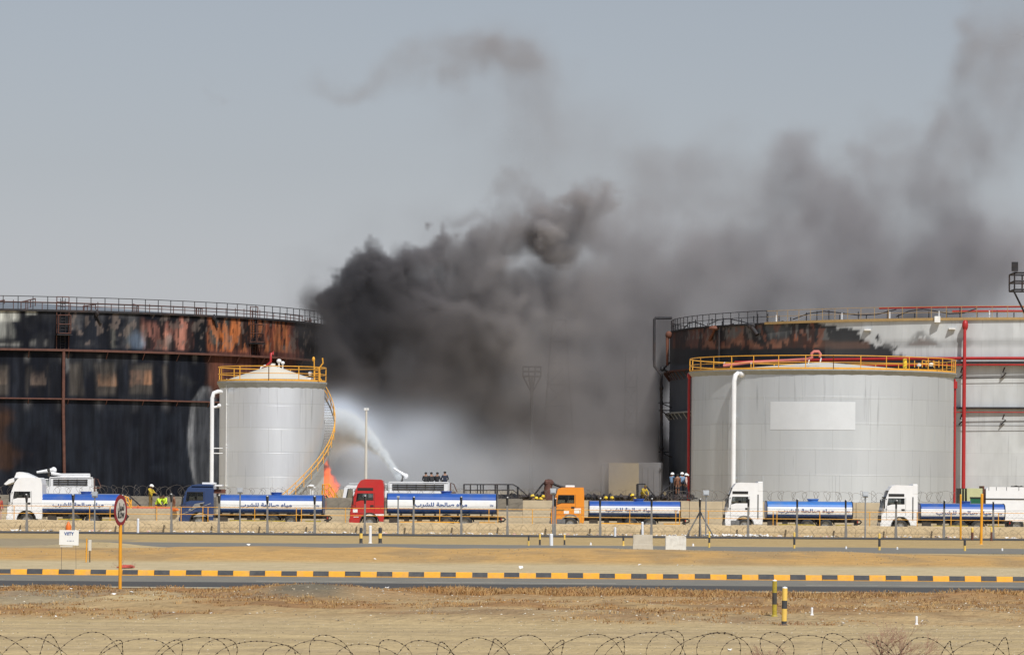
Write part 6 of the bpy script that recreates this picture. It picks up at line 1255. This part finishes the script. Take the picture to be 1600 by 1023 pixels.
def volmat(name, col, aniso=0., ramp=None):
    m = bpy.data.materials.new(name); m.use_nodes = True; t = m.node_tree; t.nodes.clear(); pv = t.nodes.new('ShaderNodeVolumePrincipled'); pv.inputs['Color'].default_value = (*col, 1); pv.inputs['Density'].default_value = 1.; pv.inputs['Anisotropy'].default_value = aniso
    ou = t.nodes.new('ShaderNodeOutputMaterial'); t.links.new(pv.outputs[0], ou.inputs['Volume'])
    if ramp:      # young soot near the fire is blacker than old, diluted smoke: colour follows distance from the fire
        tc = t.nodes.new('ShaderNodeTexCoord'); ds = t.nodes.new('ShaderNodeVectorMath'); ds.operation = 'DISTANCE'; ds.inputs[1].default_value = ramp[0]; mp = t.nodes.new('ShaderNodeMapping'); mp.inputs['Scale'].default_value = (1, .3, 1)
        t.links.new(tc.outputs['Object'], mp.inputs[0]); t.links.new(mp.outputs[0], ds.inputs[0]); cr = t.nodes.new('ShaderNodeValToRGB'); mr = t.nodes.new('ShaderNodeMapRange'); mr.inputs[2].default_value = ramp[1]; t.links.new(ds.outputs['Value'], mr.inputs[0]); t.links.new(mr.outputs[0], cr.inputs[0])
        e = cr.color_ramp.elements; e[0].position = 0; e[0].color = (*ramp[2][0][1], 1); e[1].position = 1; e[1].color = (*ramp[2][-1][1], 1)
        for p_, c_ in ramp[2][1:-1]: q = e.new(p_); q.color = (*c_, 1)
        t.links.new(cr.outputs[0], pv.inputs['Color'])
    return m
def smoke():
    org = np.array([-46., 374., -.5]); size = np.array([126., 112., 71.]); N_ = (310, 84, 184); r = np.random.RandomState(77)
    ax = [np.linspace(org[i], org[i] + size[i], N_[i]) for i in range(3)]; X, Y, Z = np.meshgrid(*ax, indexing='ij')
    b1 = fb3(N_, size, 13, r, 5, True); b2 = fb3(N_, size, 13, r, 4, True); b3 = fb3(N_, size, 13, r, 5, True); det = fb3(N_, size, 8, r, 4); big = fb3(N_, size, 26, r, 3)
    c1 = fb3(N_, size, 5, r, 3, True); c3 = fb3(N_, size, 5, r, 3, True)
    Xw = X + (b1 - b1.mean()) * 13 + (c1 - c1.mean()) * 5.5; Yw = Y + (b2 - b2.mean()) * 9; Zw = Z + (b3 - b3.mean()) * 12 + (c3 - c3.mean()) * 5.5
    den = np.zeros(N_)
    # cx, cy (photo px, at 436 m), radius x, radius z in px, centre depth, depth radius m, density, softness
    BL = [(516, 490, 22, 30, 424, 8, .60, .2), (540, 474, 36, 24, 426, 10, .60, .15), (575, 452, 34, 28, 428, 10, .50, .15), (592, 430, 24, 20, 430, 7, .5, .2), (622, 458, 42, 36, 430, 10, .30, .25), (655, 425, 26, 36, 430, 9, .34, .2), (668, 392, 15, 18, 430, 5, .4, .25), (640, 500, 90, 50, 432, 15, .16, .4), (560, 540, 60, 70, 424, 13, .34, .4), (535, 605, 40, 60, 416, 12, .34, .4),
          (720, 465, 60, 56, 434, 14, .20, .3), (770, 480, 56, 50, 436, 14, .15, .35), (735, 405, 44, 32, 434, 10, .22, .25), (790, 378, 52, 28, 436, 9, .20, .25), (848, 395, 30, 28, 430, 8, .40, .2), (855, 330, 50, 30, 434, 8, .42, .25), (912, 304, 30, 24, 436, 7, .40, .4), (890, 350, 44, 34, 436, 8, .30, .4), (850, 385, 40, 36, 432, 8, .40, .25), (930, 330, 24, 40, 440, 6, .14, .5), (775, 332, 44, 20, 440, 7, .16, .5), (795, 302, 26, 14, 440, 6, .18, .5), (735, 352, 26, 12, 440, 4, .07, .5),
          (700, 540, 110, 70, 438, 18, .09, .5), (640, 620, 120, 60, 434, 16, .08, .5), (800, 570, 130, 90, 442, 18, .07, .6), (880, 470, 100, 80, 446, 15, .06, .6), (880, 660, 180, 110, 448, 18, .055, .6), (990, 600, 120, 160, 455, 18, .06, .6), (720, 700, 180, 90, 444, 18, .075, .6), (820, 740, 260, 60, 436, 18, .05, .7), (620, 700, 110, 80, 440, 14, .06, .7), (950, 500, 110, 70, 458, 14, .05, .6), (860, 560, 300, 180, 462, 9, .10, .5), (620, 640, 130, 130, 458, 10, .12, .5),
          (1000, 340, 110, 60, 456, 14, .035, .7), (1090, 380, 110, 60, 460, 14, .04, .7), (1010, 410, 100, 90, 458, 16, .06, .7), (960, 345, 70, 55, 454, 12, .05, .6), (1040, 730, 70, 70, 464, 12, .14, .8), (1040, 620, 44, 150, 463, 10, .12, .8), (960, 740, 120, 50, 452, 12, .05, .8), (1130, 430, 140, 90, 462, 17, .06, .7), (1270, 420, 140, 110, 464, 18, .065, .7), (1400, 430, 160, 120, 466, 18, .095, .6), (1540, 430, 140, 90, 464, 18, .12, .6), (1570, 350, 110, 80, 464, 17, .085, .5), (1330, 300, 110, 70, 464, 14, .075, .5), (1490, 270, 90, 70, 464, 14, .080, .5), (1420, 195, 90, 44, 464, 11, .060, .6), (1250, 220, 60, 60, 464, 11, .045, .6), (1520, 180, 60, 40, 464, 9, .05, .6), (1390, 350, 60, 60, 462, 9, .06, .4), (1240, 350, 70, 40, 462, 9, .05, .5), (1600, 90, 70, 170, 464, 14, .06, .6), (1570, 20, 40, 50, 464, 9, .04, .6), (1100, 250, 120, 60, 461, 10, .02, .8), (1180, 320, 110, 80, 464, 14, .028, .8), (1060, 270, 120, 60, 462, 12, .016, .9),
          (700, 60, 74, 28, 455, 10, .085, .8), (640, 90, 90, 26, 455, 9, .07, .8), (780, 78, 84, 34, 455, 10, .065, .8), (550, 85, 66, 30, 455, 9, .035, .9), (830, 115, 60, 60, 455, 10, .03, .9), (760, 150, 130, 80, 456, 11, .010, .9), (780, 40, 90, 40, 456, 9, .018, .9), (520, 420, 120, 60, 456, 12, .008, .9), (640, 345, 120, 80, 456, 13, .012, .9), (900, 220, 190, 100, 458, 15, .013, .9), (316, 146, 14, 12, 455, 3, .02, .9),
          (1500, 560, 300, 120, 480, 6, .06, .8), (1180, 520, 200, 80, 478, 8, .08, .8), (478, 560, 36, 100, 399, 6, .07, .9), (503, 520, 30, 60, 404, 7, .22, .8), (512, 600, 26, 110, 404, 7, .20, .8), (450, 520, 40, 50, 397, 4, .03, .9),
          (830, 310, 80, 30, 441, 7, .05, .6), (700, 365, 40, 20, 440, 6, .06, .6), (930, 380, 50, 60, 444, 9, .05, .6), (860, 440, 60, 50, 438, 9, .10, .4),
          (550, 735, 24, 32, 392, 5, .26, .5), (530, 690, 16, 32, 390, 4, .30, .5), (575, 760, 26, 20, 392, 5, .12, .7)]
    for (cx, cy, rx, rz, cyy, ry, dn, soft) in BL:
        k_ = (cyy if cyy < 410 else 436) / F; c = ((cx - 800) * k_, cyy, CAMZ + (HZ - cy) * k_); a_, b_ = rx * k_, rz * k_
        sl_ = tuple(slice(int(max(0, (c[i] - q * 1.6 - 9 - org[i]) / size[i] * N_[i])), int(min(N_[i], (c[i] + q * 1.6 + 9 - org[i]) / size[i] * N_[i] + 2))) for i, q in enumerate((a_, ry, b_)))
        d = np.sqrt(((Xw[sl_] - c[0]) / a_) ** 2 + ((Yw[sl_] - c[1]) / ry) ** 2 + ((Zw[sl_] - c[2]) / b_) ** 2)
        den[sl_] += dn * (1 - sst(1 - soft, 1 + soft * .45, d))
    det2 = fb3(N_, size, 4, r, 3)
    den *= np.clip(.35 + 3.2 * (det2 - .30), .2, 2.0) * np.clip(.15 + 3.9 * (det - .29), .06, 2.8) * np.clip(.4 + 2.2 * (big - .25), .4, 1.9)
    # nothing hangs in front of the right-hand tank
    den *= 1 - ((Z < 22.8) & (((X - 62) ** 2 + (Y - 445) ** 2 < 44.6 ** 2) | ((Y < 447) & (X > 16.5)))) * 1.0
    edge = np.minimum.reduce([X - org[0], org[0] + size[0] - X, Y - org[1], org[1] + size[1] - Y, org[2] + size[2] - Z]); den *= sst(0, 5, edge)
    den[den < .0008] = 0
    m = volmat('smoke_volume', (.4, .4, .4), .0, ramp=((-20.5, 428 * .3, 20.), 60., [(0, (.075, .075, .085)), (.11, (.11, .108, .116)), (.22, (.275, .262, .27)), (.36, (.45, .43, .43)), (.6, (.49, .47, .475)), (1, (.47, .455, .47))]))
    o = fieldvol('smoke', den, tuple(org), tuple(size), m); tag(o, 'thick dark smoke rolling from the burnt tank and drifting right', 'smoke', kind='stuff')
smoke()
def mist():
    org = np.array([-27., 322., 0.]); size = np.array([42., 46., 15.]); N_ = (140, 60, 70); r = np.random.RandomState(5)
    ax = [np.linspace(org[i], org[i] + size[i], N_[i]) for i in range(3)]; X, Y, Z = np.meshgrid(*ax, indexing='ij'); n = fb3(N_, size, 8, r, 4); b1 = fb3(N_, size, 8, r, 3); b2 = fb3(N_, size, 8, r, 3)
    Xw = X + (b1 - .5) * 5; Zw = Z + (b2 - .5) * 4; den = np.zeros(N_)
    for (cx, cy, rx, rz, cyy, ry, dn) in ((535, 668, 40, 26, 340, 9, .26), (575, 686, 66, 38, 342, 11, .10), (630, 715, 90, 55, 345, 13, .040), (740, 735, 110, 50, 347, 13, .014), (860, 755, 90, 40, 347, 12, .005), (600, 760, 110, 36, 345, 12, .018), (650, 672, 70, 30, 345, 11, .018)):
        k_ = 343 / F; c = ((cx - 800) * k_, cyy, CAMZ + (HZ - cy) * k_); d = ((Xw - c[0]) / (rx * k_)) ** 2 + ((Y - c[1]) / ry) ** 2 + ((Zw - c[2]) / (rz * k_)) ** 2; den += dn * np.exp(-d * 1.3)
    den *= np.clip(.3 + 2.6 * (n - .25), .1, 2.2); edge = np.minimum.reduce([X - org[0], org[0] + size[0] - X, Y - org[1], org[1] + size[1] - Y, org[2] + size[2] - Z]); den *= sst(0, 2.5, edge); den[den < .0008] = 0
    o = fieldvol('water_mist', den, tuple(org), tuple(size), volmat('water_mist_volume', (.80, .88, 1.0), -.35)); tag(o, 'white water spray mist drifting low between the tanks', 'mist', kind='stuff')
mist()
def jet():
    pts = [P(624, 746, 293.6), P(612, 728, 297), P(598, 708, 301), P(580, 688, 307), P(560, 671, 314), P(542, 662, 321), P(524, 660, 329), P(505, 667, 337)]
    # smooth the path
    pp = []; 
    for i in range(len(pts) - 1):
        for t in np.linspace(0, 1, 12, endpoint=False):
            p0, p1, p2, p3 = pts[max(i - 1, 0)], pts[i], pts[i + 1], pts[min(i + 2, len(pts) - 1)]
            pp.append(.5 * ((2 * p1) + (p2 - p0) * t + (2 * p0 - 5 * p1 + 4 * p2 - p3) * t * t + (3 * p1 - 3 * p2 + p3 - p0) * t ** 3))
    pp = np.array([tuple(p) for p in pp]); org = pp.min(0) - [2.2, 1.5, 2.2]; size = pp.max(0) + [1.5, 1.5, 1.2] - org; N_ = (110, 130, 90); r = np.random.RandomState(9)
    ax = [np.linspace(org[i], org[i] + size[i], N_[i]) for i in range(3)]; X, Y, Z = np.meshgrid(*ax, indexing='ij'); n = fb3(N_, size, .7, r, 3)
    den = np.zeros(N_); M_ = len(pp)
    for i, p in enumerate(pp):
        f = i / M_; rad = .14 + .80 * f ** 1.8; dn = (16.0 * (1 - f) ** 1.3 + 1.3)
        dy = Z - p[2]; q = ((X - p[0]) ** 2 + (Y - p[1]) ** 2 * .6 + np.where(dy < 0, dy / (1 + 1.2 * f), dy) ** 2) / rad ** 2
        den = np.maximum(den, dn * np.exp(-q * 1.2))
    den *= np.clip(.1 + 4.5 * (n - .30), .03, 2.4); den[den < .01] = 0
    o = fieldvol('water_jet', den, tuple(org), tuple(size), volmat('water_jet_volume', (.94, .98, 1.), -.6)); tag(o, 'white arc of water shot from the fire truck toward the fire', 'water jet', kind='stuff')
jet()
def fire():
    D = 318.; c = D / F; org = np.array([P(497, 0, D).x, D - 1.2, .0]); size = np.array([3.0, 3.2, 7.0]); N_ = (60, 50, 130); r = np.random.RandomState(21)
    ax = [np.linspace(org[i], org[i] + size[i], N_[i]) for i in range(3)]; X, Y, Z = np.meshgrid(*ax, indexing='ij'); a = fb3(N_, size, 1.6, r, 4); b_ = fb3(N_, size, .7, r, 3, True); g = fb3(N_, size, 2.2, r, 3)
    Xw = X + (a - .5) * 1.7 + (b_ - b_.mean()) * .7; Zw = Z + (g - .5) * 2.4; f = np.clip(Zw / 6.4, 0, 1); den = np.zeros(N_)
    for x0, w_, h in ((512, .75, 1.0), (519, .80, .82), (526, .65, .55), (506, .6, .8)):
        xc = P(x0, 0, D).x + .25 * np.sin(Z * 1.3 + x0); ff = f / h; ww = w_ * np.sqrt(np.clip(1 - ff, 0, 1)) * (.6 + .8 * (1 - ff)) + 1e-3
        den = np.maximum(den, np.clip(1.25 - ((Xw - xc) / ww) ** 2 - ((Y - D - .3) / (ww * 1.3)) ** 2, 0, 1) * (ff < 1))
    den *= np.clip(.2 + 3.2 * (b_ - .12), .1, 1.6); den[den < .02] = 0
    m = bpy.data.materials.new('flame_volume'); m.use_nodes = True; n = m.node_tree.nodes; L = m.node_tree.links; n.clear()
    at = n.new('ShaderNodeAttribute'); at.attribute_name = 'density'; cr = n.new('ShaderNodeValToRGB'); L.new(at.outputs['Fac'], cr.inputs[0]); e = cr.color_ramp.elements; e[0].position = .05; e[0].color = (.9, .07, .03, 1); e[1].position = 1.0; e[1].color = (1, .23, .09, 1)
    em = n.new('ShaderNodeEmission'); L.new(cr.outputs[0], em.inputs[0]); mu = n.new('ShaderNodeMath'); mu.operation = 'MULTIPLY'; mu.inputs[1].default_value = 2.6; L.new(at.outputs['Fac'], mu.inputs[0]); L.new(mu.outputs[0], em.inputs[1])
    ab = n.new('ShaderNodeVolumeAbsorption'); ab.inputs[0].default_value = (.05, .05, .05, 1); mv = n.new('ShaderNodeMath'); mv.operation = 'MULTIPLY'; mv.inputs[1].default_value = 1.6; L.new(at.outputs['Fac'], mv.inputs[0]); L.new(mv.outputs[0], ab.inputs[1])
    ad = n.new('ShaderNodeAddShader'); L.new(em.outputs[0], ad.inputs[0]); L.new(ab.outputs[0], ad.inputs[1]); ou = n.new('ShaderNodeOutputMaterial'); L.new(ad.outputs[0], ou.inputs['Volume'])
    o = fieldvol('fire', den, tuple(org), tuple(size), m); tag(o, 'orange flames low behind the silver tank and stair', 'fire', kind='stuff')
fire()
print('verts', sum(len(m.vertices) for m in bpy.data.meshes))
